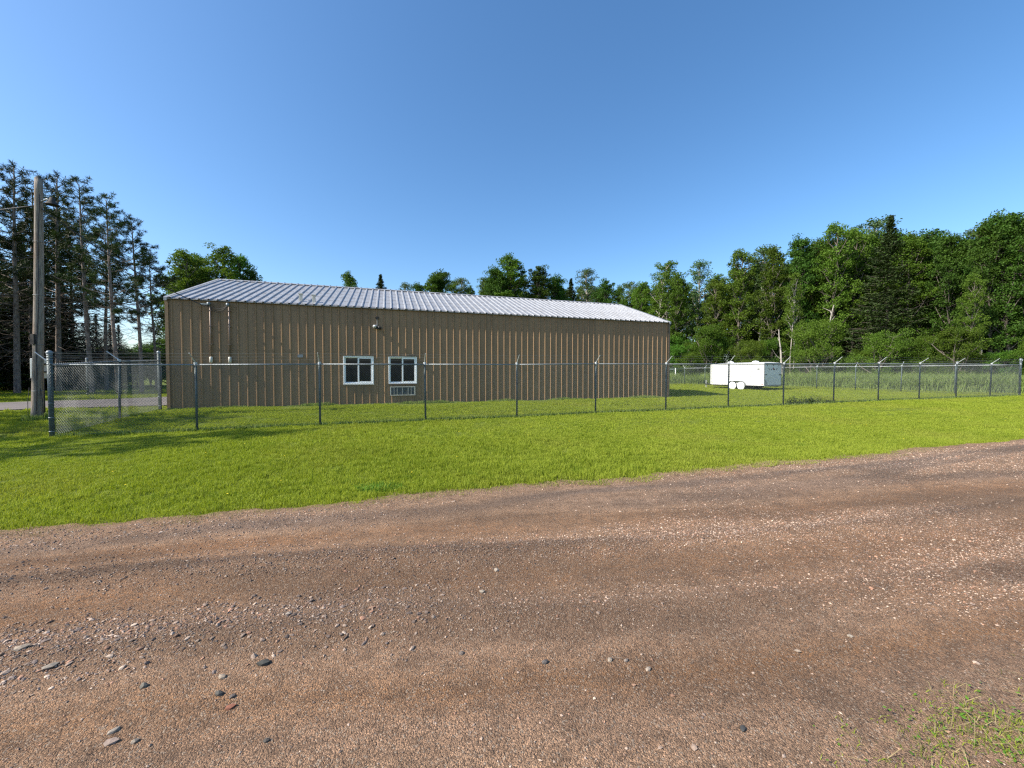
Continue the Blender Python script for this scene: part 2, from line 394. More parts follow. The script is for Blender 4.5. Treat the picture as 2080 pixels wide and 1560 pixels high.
def fbm(x, y, seed, octs=4, base=1.0):
    r = np.random.default_rng(seed); z = 0; amp = 1
    for o in range(octs):
        for k in range(4):
            a = r.random() * 2 * math.pi; f = base * (2 ** o) * (.7 + .6 * r.random()); ph = r.random() * 6.28
            z = z + amp * .5 * np.sin((x * math.cos(a) + y * math.sin(a)) * f + ph)
        amp *= .5
    return z
def road_h(q, p):
    """ruts, ridges and lumps of the dirt road in its own directions"""
    z = .020 * fbm(q * .22, p * 1.0, 3, 3, 2.0) + .004 * fbm(q, p, 5, 4, 9.0)
    x_ = RU[0] * q + RN[0] * p; y_ = RU[1] * q + RN[1] * p; pp = -math.sin(R(10)) * x_ + math.cos(R(10)) * y_ + .12 * np.sin(x_ * .7)
    z = z + .028 * np.exp(-((pp - 2.45) / .13) ** 2) + .026 * np.exp(-((pp - 3.36) / .13) ** 2) + .010 * np.exp(-((p - 4.5) / .15) ** 2)
    return (z - .02 * np.exp(-((pp - 1.95) / .3) ** 2) - .015 * np.exp(-((pp - 2.97) / .2) ** 2) - .02 * np.exp(-((pp - 4.0) / .3) ** 2)) * (1 - .7 * ss(4.6, 5.3, p))
    z = z - .022 * np.exp(-((p - 3.55 - .1 * np.sin(q * .4)) / .28) ** 2) - .018 * np.exp(-((p - 2.05 - .1 * np.sin(q * .3 + 1)) / .26) ** 2)
    z = z + .020 * np.exp(-((p - 2.75) / .3) ** 2) + .012 * np.exp(-((p - 4.55) / .3) ** 2)
    return z * (1 - .7 * ss(4.6, 5.3, p))
def road_world(q, p):
    x = RU[0] * q + RN[0] * p; y = RU[1] * q + RN[1] * p
    z = ground(x, y) + road_h(q, p) + .004
    over = p - far_edge(q)
    z = z + .012 * ss(-.25, 0, over) - .14 * ss(.12, .5, over)
    return x, y, z
LUT = [(.5, 'GR'), (1.3, 'SA'), (1.62, 'GR'), (1.9, 'BR'), (2.2, 'GR'), (2.36, 'DK'), (2.50, 'DK'), (2.66, 'GR'), (2.86, 'BR'), (3.02, 'BR'), (3.2, 'GR'), (3.33, 'DK'), (3.44, 'DK'), (3.6, 'SA'), (3.85, 'BR'), (4.15, 'BR'), (4.32, 'SA'), (4.52, 'GD'), (4.66, 'GD'), (4.82, 'SA'), (5.4, 'SA')]
TONE = {'SA': (.36, .245, .165), 'GR': (.265, .178, .122), 'BR': (.205, .116, .060), 'DK': (.085, .056, .040), 'GD': (.15, .115, .095)}
def soil(q, p):
    """colour of the dirt: wheel tracks, gravel windrows, sandy margins"""
    x = RU[0] * q + RN[0] * p; y = RU[1] * q + RN[1] * p; pp = -math.sin(R(10)) * x + math.cos(R(10)) * y + .12 * np.sin(x * .7)
    w = ss(3.9, 4.5, p); t = pp * (1 - w) + (p + .0) * w + .07 * fbm(x * .6, y, 91, 3, 3.0)
    ks = [a for a, _ in LUT]; C = np.stack([np.interp(t, ks, [TONE[b][i] for _, b in LUT]) for i in range(3)], -1)
    mean = np.array([.24, .16, .105]); f = np.clip(.55 + .45 * fbm(x * .5, y * .9, 77, 3, 1.3), .1, 1.1)[..., None]
    C = mean + (C - mean) * np.clip(f + .5, .25, 1.3)
    pat = fbm(x * .45, y, 55, 4, 2.4)[..., None]; C = C * (1 + .26 * np.clip(pat, -1.3, 1.3)) * (1 + .22 * np.clip(fbm(x * .16, y * 1.2, 57, 3, 5.5)[..., None], -1.2, 1.2)); C = C * (1 + .10 * fbm(x, y, 56, 3, 11.0)[..., None])
    br = np.clip(fbm(x * .5, y, 58, 3, 1.7), 0, 1)[..., None]; C = C * (1 - .5 * br) + C * np.array([1.02, .86, .68]) * .5 * br
    C = np.maximum(C, .02) * np.array([1.78, 1.62, 1.47]); pk = C.max(-1, keepdims=True)
    return C * np.where(pk > .48, (.48 + .25 * (pk - .48)) / pk, 1.0)
qs = axis([(-60, -20, 2), (-20, -9, .25), (-9, -4, .06), (-4, 8, .028), (8, 16, .08), (16, 40, .4), (40, 90, 5)])
ps = axis([(-6, .6, .3), (.6, 4.0, .028), (4.0, 5.7, .045)])
Q, P_ = np.meshgrid(qs, ps); X, Y, Z = road_world(Q, P_)
nx = len(qs); ii = np.arange(len(ps) - 1)[:, None] * nx; jj = np.arange(nx - 1)[None, :]
Geo().add(np.stack([X, Y, Z], -1).reshape(-1, 3), np.stack([ii + jj, ii + jj + 1, ii + nx + jj + 1, ii + nx + jj], -1).reshape(-1, 4), soil(Q, P_).reshape(-1, 3)).build("dirt_road", M['road'], smooth=True, kind='structure')

# asphalt drive at the left and a path behind the first pines
def strip(name, A, B, mat, dz, n=60, m=8):
    A = np.array(A, float); B = np.array(B, float)
    def samp(L, t):
        d = np.r_[0, np.cumsum(np.linalg.norm(np.diff(L, axis=0), axis=1))]; d /= d[-1]
        return np.stack([np.interp(t, d, L[:, 0]), np.interp(t, d, L[:, 1])], -1)
    t = np.linspace(0, 1, n); a = samp(A, t); b = samp(B, t); s = np.linspace(0, 1, m)[:, None, None]
    W = a[None] * (1 - s) + b[None] * s
    W = W + .05 * np.sin(W[..., ::-1] * 4.1)
    Zs = ground(W[..., 0], W[..., 1]) + dz
    V = np.concatenate([W, Zs[..., None]], -1).reshape(-1, 3)
    i = np.arange(m - 1)[:, None] * n; j = np.arange(n - 1)[None, :]
    return Geo().add(V, np.stack([i + j, i + j + 1, i + n + j + 1, i + n + j], -1).reshape(-1, 4)).build(name, mat, smooth=True, kind='structure')
DRV_A = [(-44, 2.1), (-18.4, 13.9), (-13.2, 16.6), (-12, 19), (-9, 27)]
DRV_B = [(-46, 6.5), (-23.0, 17.3), (-19.4, 20.6), (-17.5, 24), (-15, 31)]
strip("asphalt_drive", DRV_A, DRV_B, M['asphalt'], .03)
strip("footpath", [(-60, 18.2), (-27, 23.2), (-22.5, 24.6)], [(-60, 20.0), (-27, 25.0), (-22.5, 26.4)], M['asphalt'], .03)

# ------------------------------------------------------------------ steel building
BANG = R(17.82); BL = Vector((-13.0, 14.55)); BZ = .22
LEN = 75 * .3048; HALF = 4.75; HW = 4.2; RISE = 1.75
bld = empty("steel_building", (BL.x, BL.y, BZ), BANG, "long low tan steel building with ribbed walls and a pale metal gable roof", "building")
WINS = [(6.10, 7.32, .91, 2.12), (7.93, 9.15, .91, 2.12)]
ACW = (7.99, 9.07, .39, .79)
def rib_profile(x0, x1, offs, h, base, top):
    """breakpoints (x, proud height) of a ribbed sheet between x0 and x1"""
    pts = [(x0, 0.0)]
    for c in offs:
        pts += [(c - base / 2, 0.0), (c - top / 2, h), (c + top / 2, h), (c + base / 2, 0.0)]
    pts.append((x1, 0.0)); return pts
def panel_geo(x0, x1, h=.034, base=.075, top=.03, z0=0.0, z1=HW, holes=(), drop=None):
    ribs = [x0 + .1524 + .3048 * k for k in range(int(round((x1 - x0) / .3048)))]
    prof = rib_profile(x0, x1, ribs, h, base, top)
    xs_ = sorted(set([p[0] for p in prof] + [v for hx in holes for v in hx[:2] if x0 < v < x1]))
    f = lambda x: float(np.interp(x, [p[0] for p in prof], [p[1] for p in prof]))
    g = Geo()
    for a, b in zip(xs_[:-1], xs_[1:]):
        mid = (a + b) / 2; spans = [(z0, z1)]
        for hx0, hx1, hz0, hz1 in holes:
            if hx0 < mid < hx1:
                ns = []
                for s0, s1 in spans:
                    if hz0 > s0: ns.append((s0, min(hz0, s1)))
                    if hz1 < s1: ns.append((max(hz1, s0), s1))
                spans = ns
        for s0, s1 in spans:
            if s1 - s0 > 1e-4: g.add([(a, -f(a), s0), (b, -f(b), s0), (b, -f(b), s1), (a, -f(a), s1)], [(0, 1, 2, 3)])
    return g
PW = .9144; plain_me = None
for k in range(25):
    x0 = k * PW; x1 = x0 + PW
    hit = [w for w in WINS + [ACW] if w[0] < x1 and w[1] > x0]
    if hit:
        full = [w for w in hit if w[0] <= x0 + .001 and w[1] >= x1 - .001 or (w[0] < x0 + .02 and w[1] > x1 - .02)]
        if full:      # the window takes the whole width of the sheet: one piece below, one above
            zm = (full[0][2] + full[0][3]) / 2
            panel_geo(x0, x1, holes=hit, z1=zm).build("wall_panel", M['wall'], bld); panel_geo(x0, x1, holes=hit, z0=zm).build("wall_panel", M['wall'], bld)
        else: panel_geo(x0, x1, holes=hit).build("wall_panel", M['wall'], bld)
    else:
        if plain_me is None: plain_me = panel_geo(0, PW).mesh("wall_panel", M['wall'])
        put("wall_panel", plain_me, bld, (x0, 0, 0))
    # back wall and its panels
    put("wall_panel", plain_me or panel_geo(0, PW).mesh("wall_panel", M['wall']), bld, (LEN - x0, 2 * HALF, 0), (0, 0, math.pi))
# gable ends
def gable(side):
    n = 10; w = 2 * HALF / n
    for k in range(n):
        y0 = k * w; y1 = y0 + w; g = Geo()
        ribs = [y0 + w * (i + .5) / 3 for i in range(3)]
        prof = rib_profile(y0, y1, ribs, .034, .075, .03)
        if y0 < HALF < y1: prof.append((HALF, 0.0)); prof.sort()
        for (a, ha), (b, hb) in zip(prof[:-1], prof[1:]):
            za = HW + RISE * (1 - abs(a - HALF) / HALF); zb = HW + RISE * (1 - abs(b - HALF) / HALF)
            s = -1 if side == 0 else 1; X0 = 0 if side == 0 else LEN
            q = [(X0 + s * ha, a, 0), (X0 + s * hb, b, 0), (X0 + s * hb, b, zb - .02), (X0 + s * ha, a, za - .02)]
            g.add(q, [(0, 3, 2, 1)] if side == 0 else [(0, 1, 2, 3)])
        g.build("gable_panel", M['wall'], bld)
gable(0); gable(1)
# dark lining behind the front wall, floor slab, corner trims, eave trim
Geo().box((.05, .30, 0), (LEN - .05, 2 * HALF - .3, HW - .15)).build("inner_room", M['curtain'], bld)
Geo().box((-.03, .01, -.3), (LEN + .03, 2 * HALF, .03)).build("foundation", M['concrete'], bld)
for X0 in (-.045, LEN - .06): Geo().box((X0, -.045, .0), (X0 + .105, .07, HW)).build("corner_trim", M['trim'] if X0 > 1 else M['wall'], bld)
Geo().box((-.04, -.04, HW - .035), (LEN + .04, -.036, HW - .002)).build("eave_trim", M['trim_dark'], bld)
Geo().box((0, -.052, 0.0), (LEN, -.0365, .05)).build("base_trim", M['trim_dark'], bld)
for xa, xb in ((6.78, 7.30), (7.62, 8.25)): Geo().box((xa, -.10, -.02), (xb, -.053, .045)).build("exposed_footing", M['galv_bright'], bld)
# screws: rows at the girts (too small to count)
g = Geo()
for z in (.12, 2.28, 3.95):
    for c in np.arange(.06, LEN, .1016):
        ph = (c - .1524) % .3048
        if min(ph, .3048 - ph) < .045: continue
        if any(w[0] - .02 < c < w[1] + .02 and w[2] < z < w[3] for w in WINS): continue
        g.add([(c - .009, -.006, z - .009), (c + .009, -.006, z - .009), (c + .009, -.006, z + .009), (c - .009, -.006, z + .009), (c, -.011, z)], [(0, 1, 4), (1, 2, 4), (2, 3, 4), (3, 0, 4)])
g.build("screw_rows", M['screw'], bld, kind='stuff')
# roof: front and back slope, one sheet each 3 ft, open rib ends over the eave
SL = math.hypot(HALF + .16, RISE * (HALF + .16) / HALF); RA = math.atan2(RISE, HALF)
def roof_sheet():
    ribs = [.1524 + .3048 * k for k in range(3)]
    prof = rib_profile(0, PW, ribs, .048, .10, .045); g = Geo(); n = 6
    for (a, ha), (b, hb) in zip(prof[:-1], prof[1:]):
        for i in range(n):
            s0 = SL * i / n; s1 = SL * (i + 1) / n
            g.add([(a, s0, ha), (b, s0, hb), (b, s1, hb), (a, s1, ha)], [(0, 1, 2, 3)])
    g.add([(0, 0, -.02), (PW, 0, -.02), (PW, 0, 0), (0, 0, 0)], [(0, 1, 2, 3)])
    return g.mesh("roof_panel", M['roof'])
rs = roof_sheet(); OV = .05
for k in range(25):
    x0 = k * PW
    put("roof_panel", rs, bld, (x0, -OV - .06, HW + .03 - (OV + .06) * math.tan(RA)), (RA + random.uniform(-.0006, .0006), 0, 0))
    put("roof_panel", rs, bld, (LEN - x0, 2 * HALF + OV + .06, HW + .03 - (OV + .06) * math.tan(RA)), (RA, 0, math.pi))
Geo().add([(0, HALF - .16, HW + .03 + RISE - .02), (LEN, HALF - .16, HW + .03 + RISE - .02), (LEN, HALF, HW + .03 + RISE + .055), (0, HALF, HW + .03 + RISE + .055),
           (LEN, HALF + .16, HW + .03 + RISE - .02), (0, HALF + .16, HW + .03 + RISE - .02)], [(0, 1, 2, 3), (3, 2, 4, 5)]).build("ridge_cap", M['roof'], bld)
# dark foam closures at the eave and purlin screw lines
g = Geo(); g.box((0, -.055, HW - .012), (LEN, -.0405, HW + .03)); g.build("eave_closure", M['trim_dark'], bld)
g = Geo(); ca, sa = math.cos(RA), math.sin(RA)
for fr in (.06, .23, .40, .57, .74, .91):
    s = SL * fr
    for k in range(75):
        c = .3048 * k + .3048
        for off in (-.09, -.03, .03, .09):
            x = c + off
            if x > LEN - .02: continue
            y = -OV - .06 + s * ca; z = HW + .03 - (OV + .06) * math.tan(RA) + s * sa
            g.add([(x - .02, y - .012 * ca, z - .012 * sa + .004), (x + .02, y - .012 * ca, z - .012 * sa + .004), (x + .02, y + .012 * ca, z + .012 * sa + .004), (x - .02, y + .012 * ca, z + .012 * sa + .004), (x, y, z + .014)],
                  [(0, 1, 4), (1, 2, 4), (2, 3, 4), (3, 0, 4)])
g.build("roof_screw_rows", M['screw'], bld, kind='stuff')
for X0, s in ((0, -1), (LEN, 1)):
    for sg in (0, 1):
        g = Geo(); h = HW + .03
        ya, yb = (-OV - .06, HALF) if sg == 0 else (2 * HALF + OV + .06, HALF)
        za = h - (OV + .06) * math.tan(RA) + .045; zb = h + RISE + .045
        xa, xb = sorted((X0 - s * .05, X0 + s * .05))
        Vv = [(xa, ya, za), (xb, ya, za), (xb, yb, zb), (xa, yb, zb), (xa, ya, za - .13), (xb, ya, za - .13), (xb, yb, zb - .13), (xa, yb, zb - .13)]
        g.add(Vv, [(0, 1, 2, 3), (4, 7, 6, 5), (0, 4, 5, 1), (1, 5, 6, 2), (2, 6, 7, 3), (3, 7, 4, 0)]); g.build("rake_trim", M['roof'], bld)
# windows: white vinyl sliders
def window(w):
    x0, x1, z0, z1 = w; t = .055
    def frame(a, b, c, d, t, y0, y1, name, par, mat):
        g = Geo(); g.box((a, y0, c), (a + t, y1, d)); g.box((b - t, y0, c), (b, y1, d)); g.box((a + t, y0, c), (b - t, y1, c + t)); g.box((a + t, y0, d - t), (b - t, y1, d))
        o = g.build(name, mat, par); bevel(o, .006); return o
    f = frame(x0, x1, z0, z1, .05, -.05, .10, "window", bld, M['white'])
    xm = (x0 + x1) / 2
    frame(xm - .04, x1 - .052, z0 + .052, z1 - .052, .062, -.030, .005, "sash", f, M['white'])
    frame(x0 + .052, xm + .018, z0 + .052, z1 - .052, .04, .012, .045, "sash", f, M['white'])
    Geo().box((xm + .024, -.016, z0 + .116), (x1 - .116, -.010, z1 - .116)).build("pane", M['glass'], f)
    Geo().box((x0 + .094, .026, z0 + .094), (xm - .024, .032, z1 - .094)).build("pane", M['glass'], f)
    Geo().box((x0 - .02, -.075, z1 + .002), (x1 + .02, -.036, z1 + .04)).build("drip_cap", M['trim'], f)
    Geo().box((x0 - .01, -.07, z0 - .035), (x1 + .01, -.0375, z0 - .002)).build("sill", M['trim'] if w is WINS[1] else M['grille'], f)
for w in WINS: window(w)
# conduits with service heads
for cx in (1.40, 2.02):
    g = Geo(); g.tube([(cx, -.085, 3.98), (cx, -.085, 2.02)], .026, 10); c = g.build("conduit", M['conduit'], bld, True)
    Geo().tube([(cx, -.085, 2.02), (cx, -.085, 2.0), (cx, -.085, 1.80), (cx, -.085, 1.78)], [.03, .055, .055, .03], 10).build("conduit_fitting", M['grille'], c, True)
    g = Geo(); g.tube([(cx, -.085, 3.98), (cx, -.12, 4.06), (cx, -.21, 4.05), (cx, -.24, 3.97)], [.03, .055, .06, .04], 10); g.build("service_head", M['galv'], c, True)
    for z in (2.5, 3.2, 3.8): Geo().box((cx - .05, -.115, z - .012), (cx + .05, -.036, z + .012)).build("clamp", M['conduit'], c)
g = Geo()
for a, b, dz in ((1.40, 2.02, .12), (1.40, 2.02, .2), (1.38, 2.04, .26)):
    t = np.linspace(0, 1, 12); g.tube(np.stack([a + (b - a) * t, -.25 + 0 * t, 3.97 - dz * 4 * t * (1 - t)], -1), .008, 5)
for a in (1.22, 1.26, 1.3): g.tube([(a + .02, -.28, 4.02), (a + .06, -.3, 3.92), (1.38, -.25, 3.96)], .008, 5)
g.build("service_wires", M['cable'], bld)
Geo().box((1.12, -.30, 3.99), (1.40, -.27, 4.02)).box((1.12, -.27, 3.985), (1.15, -.035, 4.02)).build("wire_bracket", M['galv_bright'], bld)
# junction box, cable clip at the wall
Geo().box((4.38, -.06, 2.03), (4.58, -.036, 2.15)).build("junction_box", M['galv'], bld)
# air conditioner grille
ac = Geo(); x0, x1, z0, z1 = ACW
ac.box((x0, -.07, z0), (x1, -.035, z0 + .035)); ac.box((x0, -.07, z1 - .035), (x1, -.035, z1)); ac.box((x0, -.07, z0 + .035), (x0 + .04, -.035, z1 - .035)); ac.box((x1 - .04, -.07, z0 + .035), (x1, -.035, z1 - .035))
for xx in (x0 + .17, x0 + .30, x0 + .53, x0 + .77, x0 + .90): ac.box((xx - .008, -.066, z0 + .035), (xx + .008, -.03, z1 - .035))
aco = ac.build("air_conditioner", M['grille'], bld)
g = Geo()
for i in range(1, 9):
    z = z0 + .035 + (z1 - z0 - .07) * i / 9; g.box((x0 + .04, -.055, z - .006), (x1 - .04, -.02, z + .006))
g.build("louvre", M['galv'], aco)
Geo().box((x0 + .002, -.015, z0 + .002), (x1 - .002, .05, z1 - .002)).build("coil", M['black'], aco)
# floodlight and round cover above it
lt = Geo().box((7.40, -.10, 3.30), (7.54, -.035, 3.42)).build("flood_light", M['black'], bld)
Geo().tube([(7.43, -.10, 3.44), (7.37, -.22, 3.38)], [.035, .075], 12).build("lamp_head", M['galv_bright'], lt, True)
Geo().tube([(7.52, -.10, 3.40), (7.60, -.20, 3.32)], [.035, .075], 12).build("lamp_head", M['black'], lt, True)
Geo().tube([(7.47, -.05, 3.42), (7.475, -.055, 3.72)], .008, 6).build("flex", M['galv_bright'], lt)
Geo().tube([(7.48, -.036, 3.78), (7.48, -.075, 3.78)], [.07, .055], 14).build("round_cover", M['trim_dark'], bld)
# two stubby roof vents
for cx, hh in ((4.42, .36), (4.92, .34)):
    s = .55; zb = HW + .03 + (s - .16) * math.tan(RA) - .02
    y = s - OV
    v = Geo().box((cx - .06, y - .06, zb - .05), (cx + .06, y + .06, zb + hh)).build("roof_vent", M['grille'], bld); bevel(v, .01)
    Geo().box((cx - .085, y - .085, zb + hh), (cx + .085, y + .085, zb + hh + .035)).build("cap", M['grille'], v)
    Geo().add([(cx - .14, y - .16, zb - .02), (cx + .14, y - .16, zb - .02), (cx + .14, y + .16, zb + .10), (cx - .14, y + .16, zb + .10)], [(0, 1, 2, 3)]).build("flashing", M['roof'], v)

# ------------------------------------------------------------------ chain link fences
def link_panel():
    h = .0365; W = 3.05; n = int(W / h); rows = 50; r = .0029
    z = np.arange(rows + 1) * h + .02; g = Geo()
    th = np.array([0, 2.094, 4.189])
    allV = []; allF = []; off = 0
    for k in range(n):
        x = k * h + np.where((np.arange(rows + 1) + k) % 2 == 0, 0, h)
        y = np.where(np.arange(rows + 1) % 2 == 0, .003, -.003) * (1 if k % 2 else -1)
        Vv = np.stack([x[:, None] + r * np.cos(th), y[:, None] + r * np.sin(th), np.repeat(z[:, None], 3, 1)], -1).reshape(-1, 3)
        i = np.arange(rows)[:, None] * 3; j = np.arange(3)[None, :]; j2 = (j + 1) % 3
        allV.append(Vv); allF.append(np.stack([i + j, i + j2, i + 3 + j2, i + 3 + j], -1).reshape(-1, 4) + off); off += len(Vv)
    g.add(np.concatenate(allV), np.concatenate(allF)); return g.mesh("chain_link_mesh", M['wire'])
LINK = link_panel()
RAILH = 1.84
def post_mesh(r, h): return Geo().tube([(0, 0, -.1), (0, 0, h)], r, 12).mesh("post", M['post'], True)
def arm_mesh():
    # 45 degree barbed wire arm leaning to local -y, and its cup on the post
    g = Geo(); g.tube([(0, 0, -.03), (0, 0, .05)], [.045, .04], 10); g.tube([(0, 0, .03), (0, -.10, .115), (0, -.30, .30)], [.018, .014, .011], 6)
    return g.mesh("barb_arm", M['galv_bright'])
POST = post_mesh(.030, RAILH + .02); TERM = post_mesh(.050, 2.14); ARM = arm_mesh()
CAPM = Geo().lathe((0, 0, 0), [(.06, -.02), (.062, .02), (.045, .05), (.0, .065)], 12).mesh("post_cap", M['galv'], True)
BANDM = Geo().lathe((0, 0, 0), [(.051, -.012), (.055, -.012), (.055, .012), (.051, .012)], 12).mesh("band", M['galv'], True)
def fence(name, pts, label, arm_side=1, term=(), mesh=True, group=None, railmat=None):
    """pts: post positions in order; the outside is on the right hand of the run when arm_side is 1"""
    root = empty(name, (pts[0][0], pts[0][1], gz(*pts[0])), 0, label, "fence", group); O = root.location
    for i, (x, y) in enumerate(pts):
        z = gz(x, y); a = pts[max(i - 1, 0)]; b = pts[min(i + 1, len(pts) - 1)]
        ang = math.atan2(b[1] - a[1], b[0] - a[0]) + (0 if arm_side == 1 else math.pi)
        loc = (x - O.x, y - O.y, z - O.z)
        if i in term:
            p = put("post", TERM, root, loc, (0, 0, ang)); p.data = TERM
            put("post_cap", CAPM, p, (0, 0, 2.14))
            for zz in (.15, .5, .87, 1.25, 1.62, 1.86, 1.96, 2.03, 2.09): put("band", BANDM, p, (0, 0, zz))
        else:
            p = put("post", POST, root, loc, (random.uniform(-.012, .012), random.uniform(-.01, .01), ang)); put("barb_arm", ARM, p, (0, 0, RAILH + .02), (random.uniform(-.08, .08), 0, random.uniform(-.06, .06)))
    for (x0, y0), (x1, y1) in zip(pts[:-1], pts[1:]):
        z0 = gz(x0, y0); z1 = gz(x1, y1); d = math.hypot(x1 - x0, y1 - y0); ang = math.atan2(y1 - y0, x1 - x0)
        g = Geo().tube([(0, 0, 0), (d, 0, z1 - z0)], .021, 8).mesh("top_rail", railmat or M['galv'], True)
        put("top_rail", g, root, (x0 - O.x, y0 - O.y, z0 - O.z + RAILH), (0, 0, ang))
        if mesh: put("chain_link_mesh", LINK, root, (x0 - O.x + .045 * math.sin(ang), y0 - O.y - .045 * math.cos(ang), z0 - O.z + .03), (0, -math.atan2(z1 - z0, d), ang), (d / 3.045, 1, 1))
    g = Geo()
    for dz, dy in ((.13, .12), (.21, .20), (.30, .29)):
        P = []
        for i, (x, y) in enumerate(pts):
            a = pts[max(i - 1, 0)]; b = pts[min(i + 1, len(pts) - 1)]; ang = math.atan2(b[1] - a[1], b[0] - a[0])
            s = dy * (0 if i in term else 1) * arm_side
            P.append((x - O.x + s * math.sin(ang), y - O.y - s * math.cos(ang), gz(x, y) - O.z + RAILH + dz - (.02 if i in term else 0)))
        g.tube(P, .0022, 3, False)
    g.build("barbed_wire", M['wire'], root)
    g = Geo(); g.tube([(x - O.x, y - O.y, gz(x, y) - O.z + .06) for x, y in pts], .0025, 3, False); g.build("tension_wire", M['wire'], root)
    return root
def from_px(px, C, Vx):
    Z = F * C / (Vx - px); return ((px - 1040) / F * Z, Z)
front = [from_px(x, 43.3, 3580) for x in (102, 398, 649, 864, 1050, 1210, 1353, 1480, 1592, 1694, 1785, 1868, 1943, 2012, 2072)]
fence("chain_link_fence", front, "long dark chain link fence with slanted barbed wire arms along the front lawn", 1, (0, len(front) - 1))
fence("chain_link_fence", [front[0], (-12.38, 12.1), (-13.16, 14.35)], "short chain link fence leg from the thick corner post back to the building's left corner", -1, (2,))
kx = [.703 + .072 * k for k in range(1, 10)]
back = [front[-1]]
for v in kx:
    px = 650 + 1000 / v; Z = F * 40.8 / (px - 650); back.append(((px - 1040) / F * Z, Z))
fence("chain_link_fence", back, "far side of the compound fence running back past the white trailer on the right", 1, (), railmat=M['galv_bright'])
c = back[-1]
fence("chain_link_fence", [c, (c[0] - 2.9, c[1] - .9), (c[0] - 5.8, c[1] - 1.8), (c[0] - 8.7, c[1] - 2.7)], "distant rear run of the compound fence seen just right of the building", 1, (), railmat=M['galv_bright'])
# pale gate leaf beside the far end of the building
g0 = at(1330, 778.5, .3); g1 = at(1372, 778.5, .3)
gt = empty("gate_leaf", (g0[0], g0[1], gz(*g0)), 0, "pale steel gate leaf standing open behind the building's right end", "gate")
w = g1[0] - g0[0]; g = Geo()
g.tube([(0, 0, .1), (w, 0, .1)], .04, 8); g.tube([(0, 0, 1.75), (w, 0, 1.75)], .03, 8); g.tube([(w, 0, -.05), (w, 0, 2.0)], .06, 10); g.tube([(0, 0, .0), (0, 0, 1.8)], .04, 8)
g.build("gate_frame", M['white'], gt, True); put("chain_link_mesh", LINK, gt, (0, 0, 0), (0, 0, 0), (w / 3.05, 1, .95))
fence("chain_link_fence", [(-24.3, 22.0), (-21.8, 23.9), (-19.3, 25.8), (-16.8, 27.7)], "shaded chain link fence under the pines across the asphalt drive", 1, (0,), railmat=M['galv_bright'])

# ------------------------------------------------------------------ utility pole
px0 = (-14.56, 11.75); pz = gz(*px0)
up = empty("utility_pole", (px0[0], px0[1], pz), 0, "weathered grey wooden utility pole leaning slightly at the left end of the fence", "pole")
TOPX = .30; PH = 7.3
def pole_c(z): t = z / PH; return (TOPX * t + .03 * math.sin(t * 3.1), 0, z)
zz = np.linspace(-.1, PH, 22); rr = np.interp(zz, [0, PH], [.128, .085]); rr[0] = .13
g = Geo(); g.tube([pole_c(z) for z in zz], rr, 18); g.build("shaft", M['pole'], up, True)
g = Geo(); g.tube([pole_c(PH - .02), pole_c(PH + .05)], [.09, .05], 12); g.build("pole_cap", M['trim_dark'], up)
g = Geo(); zq = np.linspace(.0, PH - .5, 30)
g.tube([(pole_c(z)[0] + .09 + .02 * math.sin(z * 2.1), -.112 + .04 * z / PH, z) for z in zq], .011, 6); g.build("ground_wire", M['cable'], up)
g = Geo()
for z in (.9, 2.3, 3.8, 5.4): g.tube([(pole_c(z)[0] + .125 * math.cos(t), .125 * math.sin(t), z) for t in np.linspace(0, 2 * math.pi, 17)], .006, 4, False)
g.build("strap", M['galv'], up)
Geo().box((pole_c(2.5)[0] - .06, -.16, 2.32), (pole_c(2.5)[0] + .05, -.11, 2.62)).build("riser_cover", M['trim_dark'], up)
g = Geo(); g.tube([(pole_c(6.55)[0] + .08, -.02, 6.60), (pole_c(6.55)[0] + .3, -.04, 6.67), (pole_c(6.55)[0] + .42, -.05, 6.63)], .022, 8); la = g.build("lamp_arm", M['galv'], up, True)
Geo().lathe((pole_c(6.55)[0] + .47, -.05, 6.51), [(.16, -.02), (.15, 0), (.07, .10), (.05, .20), (0, .22)], 16).build("lamp_shade", M['trim_dark'], la, True)
g = Geo()
for dx in (-.24, .22):
    g.tube([(dx, -.02, .0), (dx * 1.0, -.02, .55), (dx * .75, -.02, 1.0)], .008, 5)
g.build("guard_wire", M['cable'], up)
# service drop to the building and the span to the left
def hang(name, a, b, sag, r, label):
    t = np.linspace(0, 1, 40)[:, None]; a = np.array(a, float); b = np.array(b, float); P = a * (1 - t) + b * t; P[:, 2] -= (sag * 4 * t * (1 - t))[:, 0]
    o = Geo().tube(P, r, 6).build(name, M['cable'], None, True); return tag(o, label, "cable")
bm = Matrix.Rotation(BANG, 4, 'Z'); sp = bm @ Vector((1.2, -.29, 3.98)); sp = (BL.x + sp.x, BL.y + sp.y, BZ + 3.98)
tp = (px0[0] + pole_c(6.4)[0] + .1, px0[1], pz + 6.4)
hang("overhead_cable", tp, sp, .22, .016, "black service cable sagging from the pole to the building's eave")
hang("overhead_cable", (px0[0] + pole_c(6.4)[0] - .1, px0[1], pz + 6.5), (-40, 15.0, 7.4), .5, .013, "black overhead cable running from the pole out to the left")
